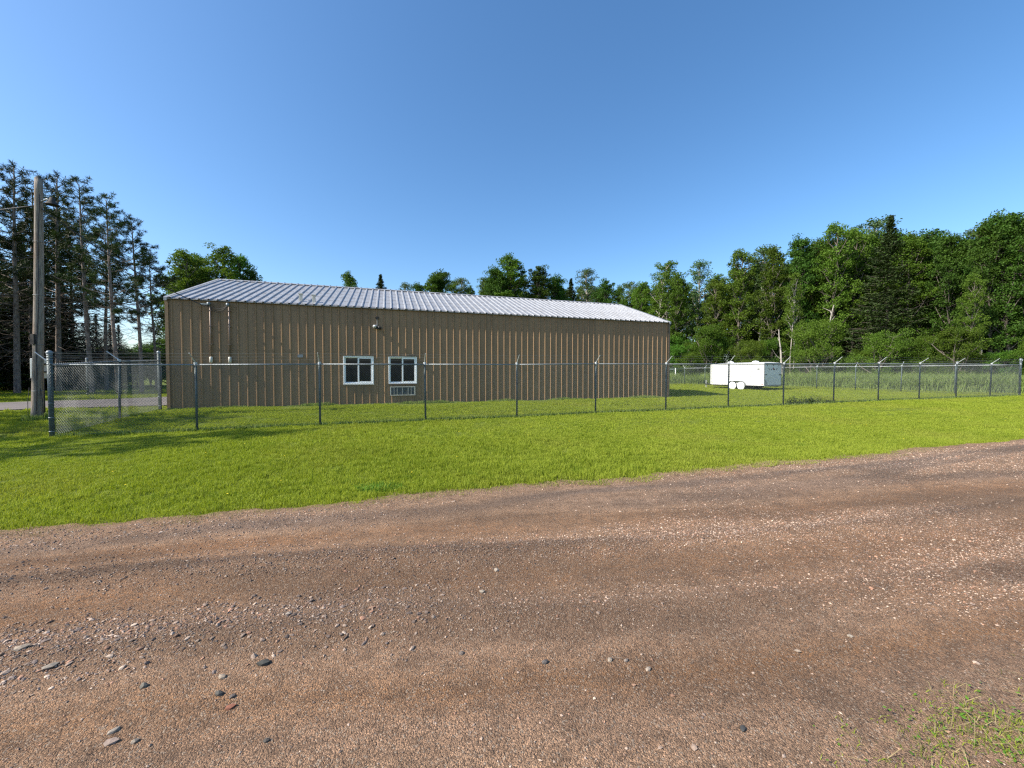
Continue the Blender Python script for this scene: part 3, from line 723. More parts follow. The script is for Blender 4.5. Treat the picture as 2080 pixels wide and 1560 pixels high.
# meter box on a stand beside the pole
mb = at(55, 836, .1); mbz = gz(-15.4, 12.5)
mo = empty("meter_box", (-15.15, 12.3, mbz), R(8), "pale grey electrical meter box mounted left of the wooden pole", "meter box")
o = Geo().box((-.13, -.10, 1.22), (.17, .10, 1.85)).build("enclosure", M['meter'], mo); bevel(o, .012)
Geo().box((-.10, -.112, 1.27), (.14, -.1, 1.80)).build("door", M['meter'], mo)
Geo().box((.0, -.125, 1.50), (.04, -.1125, 1.56)).build("latch", M['galv'], mo)
Geo().tube([(.12, .02, 1.22), (.12, .02, -.05)], .022, 8).build("conduit", M['trim_dark'], mo, True)
Geo().box((.17, -.02, 1.40), (.62, .02, 1.45)).box((.17, -.02, 1.65), (.60, .02, 1.70)).build("bracket", M['trim_dark'], mo)

# ------------------------------------------------------------------ enclosed cargo trailer
ta = at(1545, 790.5, .3)
TX, TY = 19.2, 29.3
tr = empty("cargo_trailer", (TX, TY, gz(TX, TY)), R(24), "white enclosed cargo trailer parked on the grass behind the fence", "trailer")
# local: origin rear left corner, +x across the rear, +y forward
TW, TL, B0, B1 = 2.05, 4.5, .38, 2.16
def body():
    g = Geo(); n = 9
    # cross section of the roof: rounded corners; plan with wedge nose
    plan = [(0, 0), (TW, 0), (TW, TL), (TW * .72, TL + .62), (TW * .28, TL + .62), (0, TL)]
    k = len(plan); lv = [(B0, 0), (B1 - .10, 0), (B1 - .03, .03), (B1, .11)]
    cx, cy = TW / 2, TL / 2
    V = []
    for z, ins in lv:
        for x, y in plan:
            V.append((x + (ins if x < cx else -ins), y + (ins if y < cy else -ins), z))
    Fq = [(r * k + i, r * k + (i + 1) % k, (r + 1) * k + (i + 1) % k, (r + 1) * k + i) for r in range(len(lv) - 1) for i in range(k)]
    g.add(V, Fq)
    top = len(lv) - 1
    V2 = V[top * k:] + [(cx, .3, B1 + .05), (cx, TL - .1, B1 + .05)]
    g.add(V2, [(0, 1, 6, 6), (1, 2, 7, 6), (2, 3, 7, 7), (3, 4, 7, 7), (4, 5, 7, 7), (5, 0, 6, 7)][1:2] + [(5, 0, 6, 7)])
    g.add(V2, [(0, 1, 6), (2, 3, 7), (3, 4, 7), (4, 5, 7)])
    g.add([(x, y, B0) for x, y in plan], [(3, 2, 1, 0)]); g.add([(x, y, B0) for x, y in plan], [(5, 4, 3, 0)])
    return g
body().build("body", M['white_sheet'], tr)
# side sheet seams, lower skirt and top trims
g = Geo()
for y in np.arange(.0, TL + .01, TL / 4):
    pass
for z0_, z1_ in ((B0, B0 + .07), (B1 - .14, B1 - .09)): g.box((-.012, 0.0, z0_), (.0, TL, z1_))
g.build("side_rail", M['white_sheet'], tr)
g = Geo()
for y in (1.12, 2.25, 3.38): g.box((-.004, y - .006, B0 + .08), (-.0005, y + .006, B1 - .15))
g.build("side_seam", M['grey_trim'], tr)
for x in (-.014, TW - .05): Geo().box((x, -.03, B0 - .03), (x + .064, -.002, B1 - .06)).build("rear_corner_post", M['grey_trim'], tr)
Geo().box((-.012, -.035, B1 - .16), (TW + .012, -.004, B1 - .02)).build("rear_header", M['grey_trim'], tr)
d = Geo().box((.06, -.026, B0 + .06), (TW - .06, -.0035, B1 - .17)).build("ramp_door", M['white_sheet'], tr)
for x in (.06, TW - .30): Geo().box((x, -.045, B0 + .82), (x + .24, -.0265, B0 + .88)).build("door_latch", M['black'], d)
for x in (.30, TW / 2, TW - .36): Geo().box((x, -.05, B1 - .24), (x + .06, -.0265, B1 - .175)).build("door_hinge", M['black'], d)
g = Geo(); g.box((.05, -.05, B0 - .05), (TW - .05, -.005, B0 + .055)); g.build("rear_bumper", M['grey_trim'], tr)
# printed emblem on the door: a dark winged shape with a reddish centre
g = Geo(); ez = B0 + 1.28
def flat(g, pts): g.add([(x, -.0275, z) for x, z in pts], [tuple(range(4))])
flat(g, [(.46, ez + .02), (.56, ez - .05), (.66, ez - .06), (.54, ez + .05)]); flat(g, [(.50, ez + .09), (.58, ez + .0), (.62, ez + .01), (.53, ez + .10)])
flat(g, [(1.38, ez - .06), (1.50, ez - .05), (1.58, ez + .03), (1.50, ez + .05)]); flat(g, [(1.42, ez + .01), (1.46, ez + .0), (1.54, ez + .10), (1.50, ez + .10)])
flat(g, [(.76, ez - .07), (.92, ez - .08), (.86, ez + .02), (.80, ez + .0)]); flat(g, [(1.02, ez - .08), (1.30, ez - .08), (1.24, ez + .0), (1.04, ez + .02)])
flat(g, [(.94, ez + .0), (1.2, ez + .02), (1.12, ez + .12), (1.0, ez + .12)]); g.build("emblem", M['decal_dark'], d)
g = Geo(); g.add([(x, -.0285, z) for x, z in [(1.0, ez - .03), (1.2, ez - .03), (1.14, ez + .08), (1.04, ez + .07)]], [(0, 1, 2, 3)]); g.build("emblem_centre", M['decal_red'], d)
g = Geo()
for i, wd in enumerate((.34, .26, .30, .18, .24, .12)):
    z = B0 + .09 + i * .062; g.add([(.08, -.0275, z), (.08 + wd, -.0275, z), (.08 + wd * .9, -.0275, z + .035), (.10, -.0275, z + .035)], [(0, 1, 2, 3)])
g.build("corner_graphic", M['decal_dark'], d)
# two framed hatches on the side
for y in (.66, 2.62):
    g = Geo(); y0, y1, z0_, z1_, t = y, y + .42, B0 + .66, B0 + 1.12, .022
    g.box((-.008, y0, z0_), (-.001, y0 + t, z1_)); g.box((-.008, y1 - t, z0_), (-.001, y1, z1_)); g.box((-.008, y0 + t, z0_), (-.001, y1 - t, z0_ + t)); g.box((-.008, y0 + t, z1_ - t), (-.001, y1 - t, z1_))
    hb = g.build("side_hatch", M['grey_trim'], tr)
    Geo().box((-.006, (y0 + y1) / 2 - .012, z0_ + .2), (-.001, (y0 + y1) / 2 + .012, z0_ + .25)).build("hatch_lock", M['grey_trim'], hb)
for y, z in ((.12, B0 + .10), (TL - .10, B0 + .18), (TL - .10, B1 - .32), (TL - .1, B1 - .2)): Geo().box((-.018, y - .05, z - .02), (-.0125, y + .05, z + .02)).build("marker_light", M['orange'] if y > 1 else M['red'], tr)
for y in (.9, 1.9, 2.9): pass
Geo().box((-.012, .34, B1 - .56), (-.001, .52, B1 - .44)).build("side_light", M['grey_trim'], tr)
for yc in (1.35, 3.5): Geo().lathe((TW / 2, yc, B1 + .03), [(.26, 0), (.25, .06), (.17, .13), (0, .16)], 18).build("roof_vent", M['white'], tr, True)
# wheels, fender
for yc in (1.78, 2.50):
    for xs_ in (-.03, TW + .03):
        s = -1 if xs_ < 0 else 1
        wz = .33; th = np.linspace(0, 2 * math.pi, 24, endpoint=False)
        g = Geo(); prof = [(.20, -.10), (.30, -.10), (.33, -.07), (.33, .07), (.30, .10), (.20, .10)]
        V = np.array([[(xs_ - s * .02 + yy, yc + r * math.cos(t), wz + r * math.sin(t)) for t in th] for r, yy in prof]).reshape(-1, 3); n = 24
        Fq = [(a * n + i, a * n + (i + 1) % n, (a + 1) * n + (i + 1) % n, (a + 1) * n + i) for a in range(5) for i in range(n)]
        g.add(V, Fq); wh = g.build("wheel", M['black'], tr, True)
        xo = xs_ + s * .085; V = [(xo + s * .035 * (1 - (r / .315) ** 2), yc + r * math.cos(t), wz + r * math.sin(t)) for r in (.315, .2, .06) for t in th] + [(xo + s * .035, yc, wz)]
        Fq = [(a * n + i, a * n + (i + 1) % n, (a + 1) * n + (i + 1) % n, (a + 1) * n + i) for a in range(2) for i in range(n)]
        g = Geo(); g.add(V, Fq); g.add(V, [(2 * n + i, 2 * n + (i + 1) % n, 3 * n) for i in range(n)]); g.add(V[:n] + [(xs_, y_, z_) for _, y_, z_ in V[:n]], [(i, (i + 1) % n, n + (i + 1) % n, n + i) for i in range(n)])
        g.build("wheel_cover", M['white'], wh, True)
for xs_, s in ((0, -1), (TW, 1)):
    P = [(y, .33 + .40 * math.sin(a)) for y, a in []]
    pts = [(1.78 - .40 * math.cos(a), .33 + .40 * math.sin(a)) for a in np.linspace(0.1, 1.57, 8)] + [(2.50 - .40 * math.cos(a), .33 + .40 * math.sin(a)) for a in np.linspace(1.57, 3.04, 8)]
    g = Geo()
    for (ya, za), (yb, zb) in zip(pts[:-1], pts[1:]):
        x1_ = xs_ + s * .17
        g.add([(xs_, ya, za), (x1_, ya, za), (x1_, yb, zb), (xs_, yb, zb)], [(0, 1, 2, 3)]); g.add([(x1_, ya, za), (x1_, ya, za - .035), (x1_, yb, zb - .035), (x1_, yb, zb)], [(0, 1, 2, 3)])
    g.build("fender", M['grey_trim'], tr)
g = Geo(); g.box((.15, .1, B0 - .10), (.22, TL, B0 - .004)); g.box((TW - .22, .1, B0 - .10), (TW - .15, TL, B0 - .004)); g.box((.15, 1.7, .28), (TW - .15, 1.84, .38)); g.box((.15, 2.43, .28), (TW - .15, 2.57, .38))
g.tube([(.25, TL + .3, B0 - .02), (TW / 2, TL + 1.5, B0 - .02)], .04, 6); g.tube([(TW - .25, TL + .3, B0 - .02), (TW / 2, TL + 1.5, B0 - .02)], .04, 6); g.build("chassis", M['black'], tr)
Geo().tube([(TW / 2, TL + 1.4, -.0), (TW / 2, TL + 1.4, .72)], .035, 8).build("jack", M['galv_bright'], tr)

# ------------------------------------------------------------------ trees
def bend(P0, d, L, n, up=.0, wob=.15):
    P = [np.array(P0, float)]; d = np.array(d, float); d /= np.linalg.norm(d)
    for i in range(n):
        d = d + rng.normal(size=3) * wob / n * 1.6 + np.array([0, 0, up / n]); d /= np.linalg.norm(d); P.append(P[-1] + d * L / n)
    return np.array(P)
def leafy(H=15.0, crown_r=3.0, base=.25, shape='round', per=75, leaf=.20, mat='leaf', bark='bark', n1=30, clump=.62, trunk_r=.17, stems=1, gap=0.0):
    wood = Geo(); C = []; Rr = []
    for st in range(stems):
        off = np.array([0, 0, 0.]) if stems == 1 else np.array([math.cos(st * 2.4) * .3, math.sin(st * 2.4) * .3, 0])
        Tn = bend(off, (rng.normal() * .05 + off[0] * .25, rng.normal() * .05 + off[1] * .25, 1), H * .93, 12, .2, .16); Tn[0][2] = -.1
        tr_ = np.linspace(1, .12, 13) * trunk_r; wood.tube(Tn, tr_, 7, False)
        for k in range(n1 // stems):
            f = base + (0.97 - base) * ((k + rng.random()) / (n1 // stems)); idx = f * 12; i = min(int(idx), 11); p0 = Tn[i] + (Tn[i + 1] - Tn[i]) * (idx - i)
            t = (f - base) / (1 - base)
            env = {'round': math.sin(math.pi * (.12 + .86 * t)) ** .7, 'tall': (math.sin(math.pi * (.15 + .82 * t)) ** .6), 'cone': (1 - t) ** .8 + .12, 'top': math.sin(math.pi * (.02 + .9 * t)) ** 1.1}[shape]
            L = crown_r * env * (.75 + .45 * rng.random()); a = k * 2.39996 + rng.normal() * .3; el = .45 + .8 * t + rng.normal() * .2
            B = bend(p0, (math.cos(a) * math.cos(el), math.sin(a) * math.cos(el), math.sin(el)), L, 5, .6, .35)
            wood.tube(B, np.linspace(.035 + .012 * L, .012, 6), 4, False)
            for q in range(2 + int(L * 1.6)):
                fi = .35 + .65 * rng.random(); j = fi * 5; jj_ = min(int(j), 4); s0 = B[jj_] + (B[jj_ + 1] - B[jj_]) * (j - jj_)
                dd = rand_dirs(1)[0]; dd[2] = abs(dd[2]) * .6 + .1
                tw = bend(s0, dd, .5 + .5 * rng.random() * L * .5, 2, .3, .3); wood.tube(tw, [.014, .009, .005], 3, False)
                if rng.random() > gap: C.append(tw[-1]); Rr.append(clump * (.6 + .7 * rng.random()))
            if rng.random() > gap: C.append(B[-1]); Rr.append(clump * (.7 + .5 * rng.random()))
    C = np.array(C); Rr = np.array(Rr); g = Geo(); P = cloud(C, Rr, per)
    leaves(g, P, leaf * (.7 + .6 * rng.random(len(P))), leaf * .62 * (.7 + .6 * rng.random(len(P))), .12)
    top = float(np.percentile(np.concatenate(g.V)[:, 2], 99.8))
    return (wood.mesh("trunk", M[bark], True), g.mesh("crown", M[mat]), top)
def spruce(H=15.0, r=2.6, base=.12, mat='spruce', n=150, per=46, dense=1.0):
    wood = Geo(); Tn = bend((0, 0, 0), (0, 0, 1), H, 12, .3, .04); Tn[0][2] = -.1; wood.tube(Tn, np.linspace(.2, .015, 13), 7, False); g = Geo()
    PP = []
    for k in range(n):
        f = base + (1 - base) * (k / n) ** .95; i = min(int(f * 12), 11); p0 = Tn[i] + (Tn[i + 1] - Tn[i]) * (f * 12 - i)
        t = (f - base) / (1 - base); L = max(.22, r * (1 - t) ** .85 * (.65 + .5 * rng.random())); a = k * 2.39996
        el = -.25 + .95 * t ** 2 + rng.normal() * .1
        B = bend(p0, (math.cos(a) * math.cos(el), math.sin(a) * math.cos(el), math.sin(el)), L, 4, .5, .1); wood.tube(B, np.linspace(.022, .006, 5), 3, False)
        m = int(per * (.3 + L / 2)); u = rng.random(m) ** .8 * 4; ji = np.minimum(u.astype(int), 3); pt = B[ji] + (B[ji + 1] - B[ji]) * (u - ji)[:, None]
        side = np.array([-math.sin(a), math.cos(a), 0]); s = rng.normal(size=m) * .16 * L * (.4 + .6 * np.minimum(1, u / 4 * 1.6)); pt = pt + side * s[:, None]; pt[:, 2] -= np.abs(rng.normal(size=m)) * .11 + np.abs(s) * .25
        PP.append(pt)
    PP = np.concatenate(PP); leaves(g, PP, .26 * (.7 + .6 * rng.random(len(PP))), .085, .8)
    return (wood.mesh("trunk", M['bark'], True), g.mesh("crown", M[mat]), H)
def red_pine(H=14.0, r=2.3, base=.46):
    wood = Geo(); Tn = bend((0, 0, 0), (rng.normal() * .03, rng.normal() * .03, 1), H * .98, 14, .15, .07); Tn[0][2] = -.1
    wood.tube(Tn, np.r_[np.linspace(.155, .09, 9), np.linspace(.08, .025, 6)], 9, False); tips = []; dead = Geo()
    def onT(f): i = min(int(f * 14), 13); return Tn[i] + (Tn[i + 1] - Tn[i]) * (f * 14 - i)
    for k in range(44):
        f = base + (1 - base) * ((k + .5) / 44); t = (f - base) / (1 - base)
        L = r * (.55 + .6 * math.sin(math.pi * min(1, .25 + t * .8))) * (1.08 - .72 * t ** 1.6) * (.6 + .55 * rng.random()); a = k * 2.39996 + rng.normal() * .35
        el = -.08 + .75 * t + rng.normal() * .12
        B = bend(onT(f), (math.cos(a) * math.cos(el), math.sin(a) * math.cos(el), math.sin(el)), L, 5, .55, .22); wood.tube(B, np.linspace(.03, .011, 6), 4, False)
        tips.append(B[-1])
        for q in range(1 + int(L * 3.0)):
            fi = .45 + .55 * rng.random(); j = fi * 5; jj_ = min(int(j), 4); s0 = B[jj_] + (B[jj_ + 1] - B[jj_]) * (j - jj_)
            dd = (B[-1] - B[0]) / L + rng.normal(size=3) * .75; dd[2] = abs(dd[2]) * .7; tw = bend(s0, dd, .28 + .38 * rng.random(), 2, .3, .2); wood.tube(tw, [.010, .008, .005], 3, False); tips.append(tw[-1]); tips.append(tw[1])
    for k in range(85):       # dead whorls on the bare stem
        f = .14 + (base - .05) * rng.random(); a = rng.random() * 6.28; L = .6 + 1.5 * rng.random()
        B = bend(onT(f), (math.cos(a), math.sin(a), .05 + .3 * rng.normal() * .5), L, 5, -.35, .5); dead.tube(B, np.linspace(.016, .004, 6), 3, False)
        for q in range(3):
            s0 = B[2 + q % 3]; dead.tube(bend(s0, rand_dirs(1)[0], .25 + .3 * rng.random(), 2, -.1, .4), [.006, .005, .003], 3, False)
    tips = np.array(tips); n = 26; C = np.repeat(tips, n, 0); D = rand_dirs(len(C)); D[:, 2] = D[:, 2] * .8 + .25; D /= np.linalg.norm(D, axis=1)[:, None]
    L = .17 + .14 * rng.random(len(C)); S = np.cross(D, rand_dirs(len(C))); S /= np.linalg.norm(S, axis=1)[:, None] + 1e-9; w = .018
    off = D * .02; V = np.stack([C + off - S * w * .5, C + off + S * w * .5, C + D * (L * .6)[:, None] + S * w, C + D * L[:, None]], 1).reshape(-1, 3)
    g = Geo(); g.add(V, np.arange(len(C) * 4).reshape(-1, 4))
    return (wood.mesh("trunk", M['bark_pine'], True), g.mesh("crown", M['pine']), H + .35, dead.mesh("dead_branches", M['twig']))
def snag(H=6.0):
    wood = Geo(); Tn = bend((0, 0, 0), (.12, 0, 1), H, 9, .1, .25); Tn[0][2] = -.1; wood.tube(Tn, np.linspace(.11, .03, 10), 7, False)
    for k in range(6):
        i = 4 + k % 5; a = rng.random() * 6.28; wood.tube(bend(Tn[i], (math.cos(a), math.sin(a), .6), .5 + rng.random(), 3, .2, .4), [.03, .022, .014, .006], 4, False)
    return (wood.mesh("trunk", M['birch'], True), None, H)

PROTO = {
 'maple': leafy(15, 2.7, .20, 'round', 62, .17, 'leaf', n1=38, clump=.46),
 'maple_b': leafy(15, 2.4, .26, 'tall', 62, .17, 'leaf_dark', n1=40, clump=.44),
 'oak': leafy(15, 3.0, .20, 'round', 66, .18, 'leaf_dark', n1=42, clump=.50),
 'light': leafy(15, 2.3, .22, 'tall', 56, .165, 'leaf_light', n1=40, clump=.44),
 'aspen': leafy(15, 1.6, .35, 'tall', 44, .15, 'aspen', 'birch', n1=34, clump=.42, trunk_r=.11, gap=.08),
 'birch': leafy(15, 2.0, .38, 'tall', 50, .16, 'leaf_light', 'birch', n1=36, clump=.45, trunk_r=.12, stems=2, gap=.05),
 'spruce': spruce(15, 3.4, .10, 'spruce', 210, 75),
 'dark_spruce': spruce(15, 2.9, .04, 'pine', 170, 50),
 'pine_a': red_pine(14, 2.2, .42), 'pine_b': red_pine(14, 1.9, .40), 'pine_c': red_pine(14, 2.3, .46),
 'bush': leafy(3.2, 1.7, .06, 'round', 170, .085, 'leaf', n1=26, clump=.42, trunk_r=.05, stems=3),
 'bush_light': leafy(3.2, 1.6, .06, 'round', 160, .08, 'leaf_light', n1=24, clump=.42, trunk_r=.05, stems=3),
 'snag': snag(6.0),
}
WHAT = {'maple': ('leafy_tree', 'tree'), 'maple_b': ('leafy_tree', 'tree'), 'oak': ('leafy_tree', 'tree'), 'light': ('leafy_tree', 'tree'), 'aspen': ('aspen_tree', 'tree'), 'birch': ('birch_tree', 'tree'),
        'spruce': ('spruce_tree', 'tree'), 'dark_spruce': ('spruce_tree', 'tree'), 'pine_a': ('pine_tree', 'tree'), 'pine_b': ('pine_tree', 'tree'), 'pine_c': ('pine_tree', 'tree'),
        'bush': ('shrub', 'shrub'), 'bush_light': ('shrub', 'shrub'), 'snag': ('dead_tree', 'tree')}
def plant(kind, x, y, h, label, group=None, wide=1.0, rz=None, tilt=0.0):
    pr = PROTO[kind]; nm, cat = WHAT[kind]; s = h / pr[2]
    root = empty(nm, (x, y, gz(x, y)), random.uniform(0, 6.28) if rz is None else rz, label, cat, group); root.scale = (s * wide, s * wide, s)
    if tilt: root.rotation_euler = (0, tilt, rz or 0)
    put("trunk", pr[0], root)
    if pr[1] is not None: put("crown", pr[1], root)
    if len(pr) > 3: put("dead_branches", pr[3], root)
    return root
def plant_px(kind, px, ytop, Z, label, group=None, wide=1.0, **kw):
    x = (px - 1040) / F * Z; z = gz(x, Z); h = EYE + (758 - ytop) * Z / F - z
    return plant(kind, x, Z, h, label, group, wide * 15 / h * (h / 15) ** .35 if False else wide, **kw)

# pines at the left
PG = "red pines beside the asphalt drive"
plant_px('pine_a', -30, 345, 23.5, "tall pine at the picture's left edge with its crown above the meter box", PG)
plant_px('pine_b', 34, 333, 24.0, "tallest pine left of the wooden pole, crown tip above everything near", PG, 1.05)
plant_px('pine_c', 66, 372, 28.5, "pine whose trunk hides behind the wooden pole", PG, 1.1)
plant_px('pine_b', 118, 352, 26.0, "pine just right of the pole whose crown meets the lamp", PG, 1.05)
plant_px('pine_a', 187, 366, 24.5, "tall pine with a narrow pointed top between pole and building", PG, .95)
plant_px('pine_c', 150, 450, 31, "smaller pine set back between the two tall ones right of the pole", PG)
plant_px('pine_a', 241, 398, 23.5, "round topped pine right of the narrow pointed pine", PG, .95)
plant_px('pine_b', 216, 455, 29, "slim pine standing back between two bigger pines near the building", PG)
plant_px('pine_c', 288, 440, 25.0, "pine with the second lowest top, near the building", PG, .95)
plant_px('pine_b', 318, 508, 28.0, "lowest pine, its branches reaching over the building's left corner", PG, .9)
plant_px('pine_b', -70, 360, 27, "pine far out at the left behind the others", PG)
# the pines that stand outside the picture to the left and throw the long shadows on the lawn
for i, (x, y, h, k) in enumerate([(-20.0, 4.6, 13.0, 'pine_a'), (-24.5, 5.9, 14, 'pine_b'), (-29.5, 6.4, 14, 'pine_a'), (-25.5, .6, 13, 'pine_b')]):
    plant(k, x, y, h, "pine left of the view that throws its long shadow over the lawn", "pines left of the view", 1.1)
for i, (px, yt, Z) in enumerate([(-60, 470, 34), (10, 520, 36), (60, 500, 33), (95, 580, 38), (150, 625, 35), (200, 640, 37), (-20, 560, 40), (245, 660, 38), (30, 600, 30), (120, 640, 31), (-130, 500, 36)]):
    plant_px('dark_spruce', px, yt, Z, "dark spruce forming the black backdrop behind the pine trunks", "dark spruces behind the pines", 1.5)
for x, y, h in [(-36, 14, 14), (-40, 19, 15), (-38, 25, 15), (-44, 28, 15), (-35, 30, 14), (-46, 22, 15), (-42, 33, 14), (-33, 20.5, 13)]:
    plant('dark_spruce', x, y, h, "spruce left of the view that keeps the ground under the pines dark", "spruces left of the view", 1.5)
for px, yt, Z in [(20, 600, 29), (75, 590, 30), (135, 620, 29.5), (180, 640, 31), (-30, 580, 28.5), (110, 650, 28.5), (225, 660, 32)]:
    plant_px('dark_spruce', px, yt, Z, "low dark spruce close behind the pine trunks", "low spruces behind the pines", 1.9)
for px, yt, Z, k in [(280, 715, 34, 'bush'), (320, 700, 36, 'bush'), (230, 705, 33, 'bush'), (175, 715, 34, 'bush'), (120, 700, 34, 'bush'), (60, 690, 33, 'bush'), (0, 700, 32, 'bush'), (355, 690, 38, 'bush')]:
    plant_px(k, px, yt, Z, "dark shrub in the shade behind the pine trunks", "shrubs behind the pines", 1.5)
# trees above the left part of the roof
plant_px('maple', 395, 520, 50, "leafy tree seen between the two pale crowns above the roof's left end", None, 1.4)
plant_px('maple', 487, 522, 49, "second crown just right of the highest one above the roof's left end", None, 1.2)
plant_px('light', 378, 513, 44, "pale leafy tree above the roof's left end, nearest the pines", None, 1.35)
plant_px('maple', 414, 545, 47, "lower leafy tree between the two high crowns above the roof's left end", None, 1.2)
plant_px('light', 458, 503, 45, "high leafy tree above the ridge's left end", None, 1.3)
plant_px('maple_b', 505, 553, 47, "dark leafy tree dropping to the ridge right of the high crown at left", None, 1.1)
plant_px('oak', 345, 560, 48, "dark leafy tree behind the lowest pine", None, 1.3)
# trees behind the ridge
mid = [('maple', 712, 556, 66, .95, "small leafy crown alone above the ridge, left of the little spruce"), ('spruce', 776, 560, 74, 1.3, "little dark spruce tip alone above the middle of the ridge"),
       ('aspen', 822, 577, 78, 1.0, "barely visible thin crown just right of the little spruce tip"), ('maple', 880, 558, 70, 1.0, "leftmost crown of the clump above the ridge right of the little spruce"),
       ('oak', 908, 550, 72, 1.0, "highest crown of the small clump above the ridge's middle"), ('aspen', 942, 566, 72, 1.1, "thin crown at the right side of the small clump above the ridge"),
       ('light', 982, 566, 76, .9, "small pale crown between the two clumps above the ridge"), ('maple', 1040, 522, 68, 1.35, "tall peaked tree, highest of those above the ridge"),
       ('oak', 1015, 548, 67, 1.1, "broad crown at the left foot of the tall peaked tree"), ('maple_b', 1082, 545, 68, 1.3, "dark broad crown just right of the tall peaked tree"), ('oak', 1115, 562, 70, 1.1, "lowest dark crown at the right end of the clump with the tall peaked tree"),
       ('spruce', 1160, 568, 74, 1.3, "dark conical crown left of the slim tree above the ridge's right part"), ('aspen', 1190, 547, 72, 1.3, "slim upright tree above the ridge's right part"),
       ('maple_b', 1238, 568, 68, 1.1, "dark compact crown right of the slim upright tree"), ('aspen', 1283, 575, 66, 1.3, "thin greyish crown at the point where the ridge ends"), ('oak', 1212, 590, 72, 1.0, "low dark crown filling the gap behind the slim upright tree")]
for i, (px, yt) in enumerate([(862, 578), (892, 572), (925, 572), (962, 584), (1000, 570), (1032, 562), (1062, 560), (1096, 566), (1126, 585), (1150, 590), (1175, 584), (1202, 580), (1226, 586), (1256, 582), (1290, 585), (1316, 578)]):
    plant_px(['oak', 'maple', 'light', 'maple_b'][i % 4], px, yt, 82, "low far crown topping the ridge " + ("in the small clump" if px < 985 else "around the tall peaked tree" if px < 1135 else "near the roof's right end"), "far tree row " + ("left" if px < 985 else "middle" if px < 1135 else "right"), 1.0)
for k, px, yt, Z, w_, lb in mid: plant_px(k, px, yt, Z, lb, None, w_)
# the wood at the right: front rows
rowA = [('birch', 1340, 532, 60, 1.2, "birch with white forked stems right above the roof's right end"), ('light', 1305, 575, 62, 1.1, "pale leafy tree touching the roof's right slope"),
        ('aspen', 1413, 535, 60, 1.3, "slim dark aspen left of the dip in the skyline"), ('maple', 1378, 560, 57, 1.0, "leafy tree between the forked birch and the slim aspen"),
        ('light', 1452, 570, 55, 1.1, "lower yellow green tree in the dip of the skyline"), ('light', 1497, 512, 54, 1.1, "leafy tree rising just right of the dip, above the trailer's left end"),
        ('aspen', 1540, 508, 54, 1.5, "greyish aspen crown above the trailer's rear door"), ('maple', 1568, 506, 50, .95, "round leafy crown between the greyish aspen and the dark peak"),
        ('oak', 1612, 490, 50, .9, "dark peaked leafy tree above the twin white stems"), ('maple', 1652, 492, 50, .9, "leafy tree filling between the dark peak and the high pale crowns"),
        ('light', 1688, 460, 47, 1.0, "high pale green crown left of the big spruce"), ('light', 1728, 470, 48, .9, "second pale crown beside the big spruce's left side"), ('aspen', 1758, 452, 50, 1.4, "thin bluish aspen top touching the big spruce"),
        ('spruce', 1799, 443, 42, 1.15, "big spruce, the only conifer standing out of the right wood"),
        ('maple', 1850, 478, 41, 1.0, "leafy tree just right of the big spruce"), ('maple_b', 1884, 466, 41, .9, "double topped leafy crown right of the spruce"), ('oak', 1925, 480, 39, .9, "dark round crown midway between spruce and right edge"),
        ('maple', 1966, 482, 39, .9, "leafy crown in the low stretch before the high right corner"), ('aspen', 1995, 462, 38, 1.2, "loose bluish crown at the foot of the highest trees"), ('oak', 2012, 455, 35, .85, "big dark tree stepping up to the highest crown"),
        ('oak', 2052, 428, 34, .9, "highest dark tree near the picture's right edge"), ('maple_b', 2100, 440, 33, 1.0, "dark tree cut by the picture's right edge")]
for k, px, yt, Z, w_, lb in rowA: plant_px(k, px, yt, Z, lb, None, w_)
plant_px('birch', 1608, 560, 45.5, "twin stemmed birch whose white trunks stand out above the trailer's right side", None, .8, rz=.2)
plant_px('snag', 1590, 668, 43, "broken white dead stem left of the twin birch trunks", None, 1.3, rz=2.6, tilt=-.12)
plant_px('snag', 1672, 620, 42, "leaning white dead stem with forked top, right of the twin birch trunks", None, 1.0, rz=.6, tilt=-.10)
plant_px('light', 1968, 560, 33.5, "pale trunked birch under the dark crowns near the right edge", None, .8)
def near_what(px):
    for lim, w in ((1325, "behind the roof's right end"), (1390, "just right of the building's far corner"), (1445, "between building and trailer"), (1500, "behind the trailer's front half"), (1585, "behind the trailer's rear half"), (1645, "behind the twin birch"), (1715, "behind the leaning white stem"),
                   (1775, "left of the big spruce"), (1830, "behind the big spruce"), (1900, "right of the big spruce"), (1975, "behind the pale trunked birch")):
        if px < lim: return w
    return "under the high trees at the right edge"
kinds = ['maple', 'oak', 'maple_b', 'light', 'oak', 'maple_b']
for row, (dz, lift) in enumerate(((5, 18), (12, 28))):
    for i in range(28):
        px = 1265 + i * 33 + random.uniform(-12, 12) + row * 9
        base_top = float(np.interp(px, [1265, 1320, 1385, 1430, 1480, 1560, 1640, 1700, 1800, 1900, 1970, 2040, 2200], [580, 560, 555, 570, 525, 510, 497, 468, 462, 474, 480, 432, 430]))
        Zf = float(np.interp(px, [1385, 1500, 1640, 1800, 2040, 2200], [60, 54, 50, 43, 35, 31])) + dz
        plant_px(random.choice(kinds), px, base_top + lift + random.uniform(-8, 12), Zf, "leafy tree deep in the wood, " + near_what(px), "trees deeper in the right wood, " + near_what(px), 1.05)
for i in range(16):
    px = 1500 + i * 42; Zf = float(np.interp(px, [1385, 1500, 1640, 1800, 2040, 2200], [60, 54, 50, 43, 35, 31])) + 26
    plant_px('oak', px, 610, Zf, "tree at the back of the wood, " + near_what(px), "trees at the back of the wood, " + near_what(px), 1.3)
    plant_px('bush', px + 18, 690, Zf - 18, "shrub inside the wood, " + near_what(px), "shrubs inside the wood, " + near_what(px), 1.6)
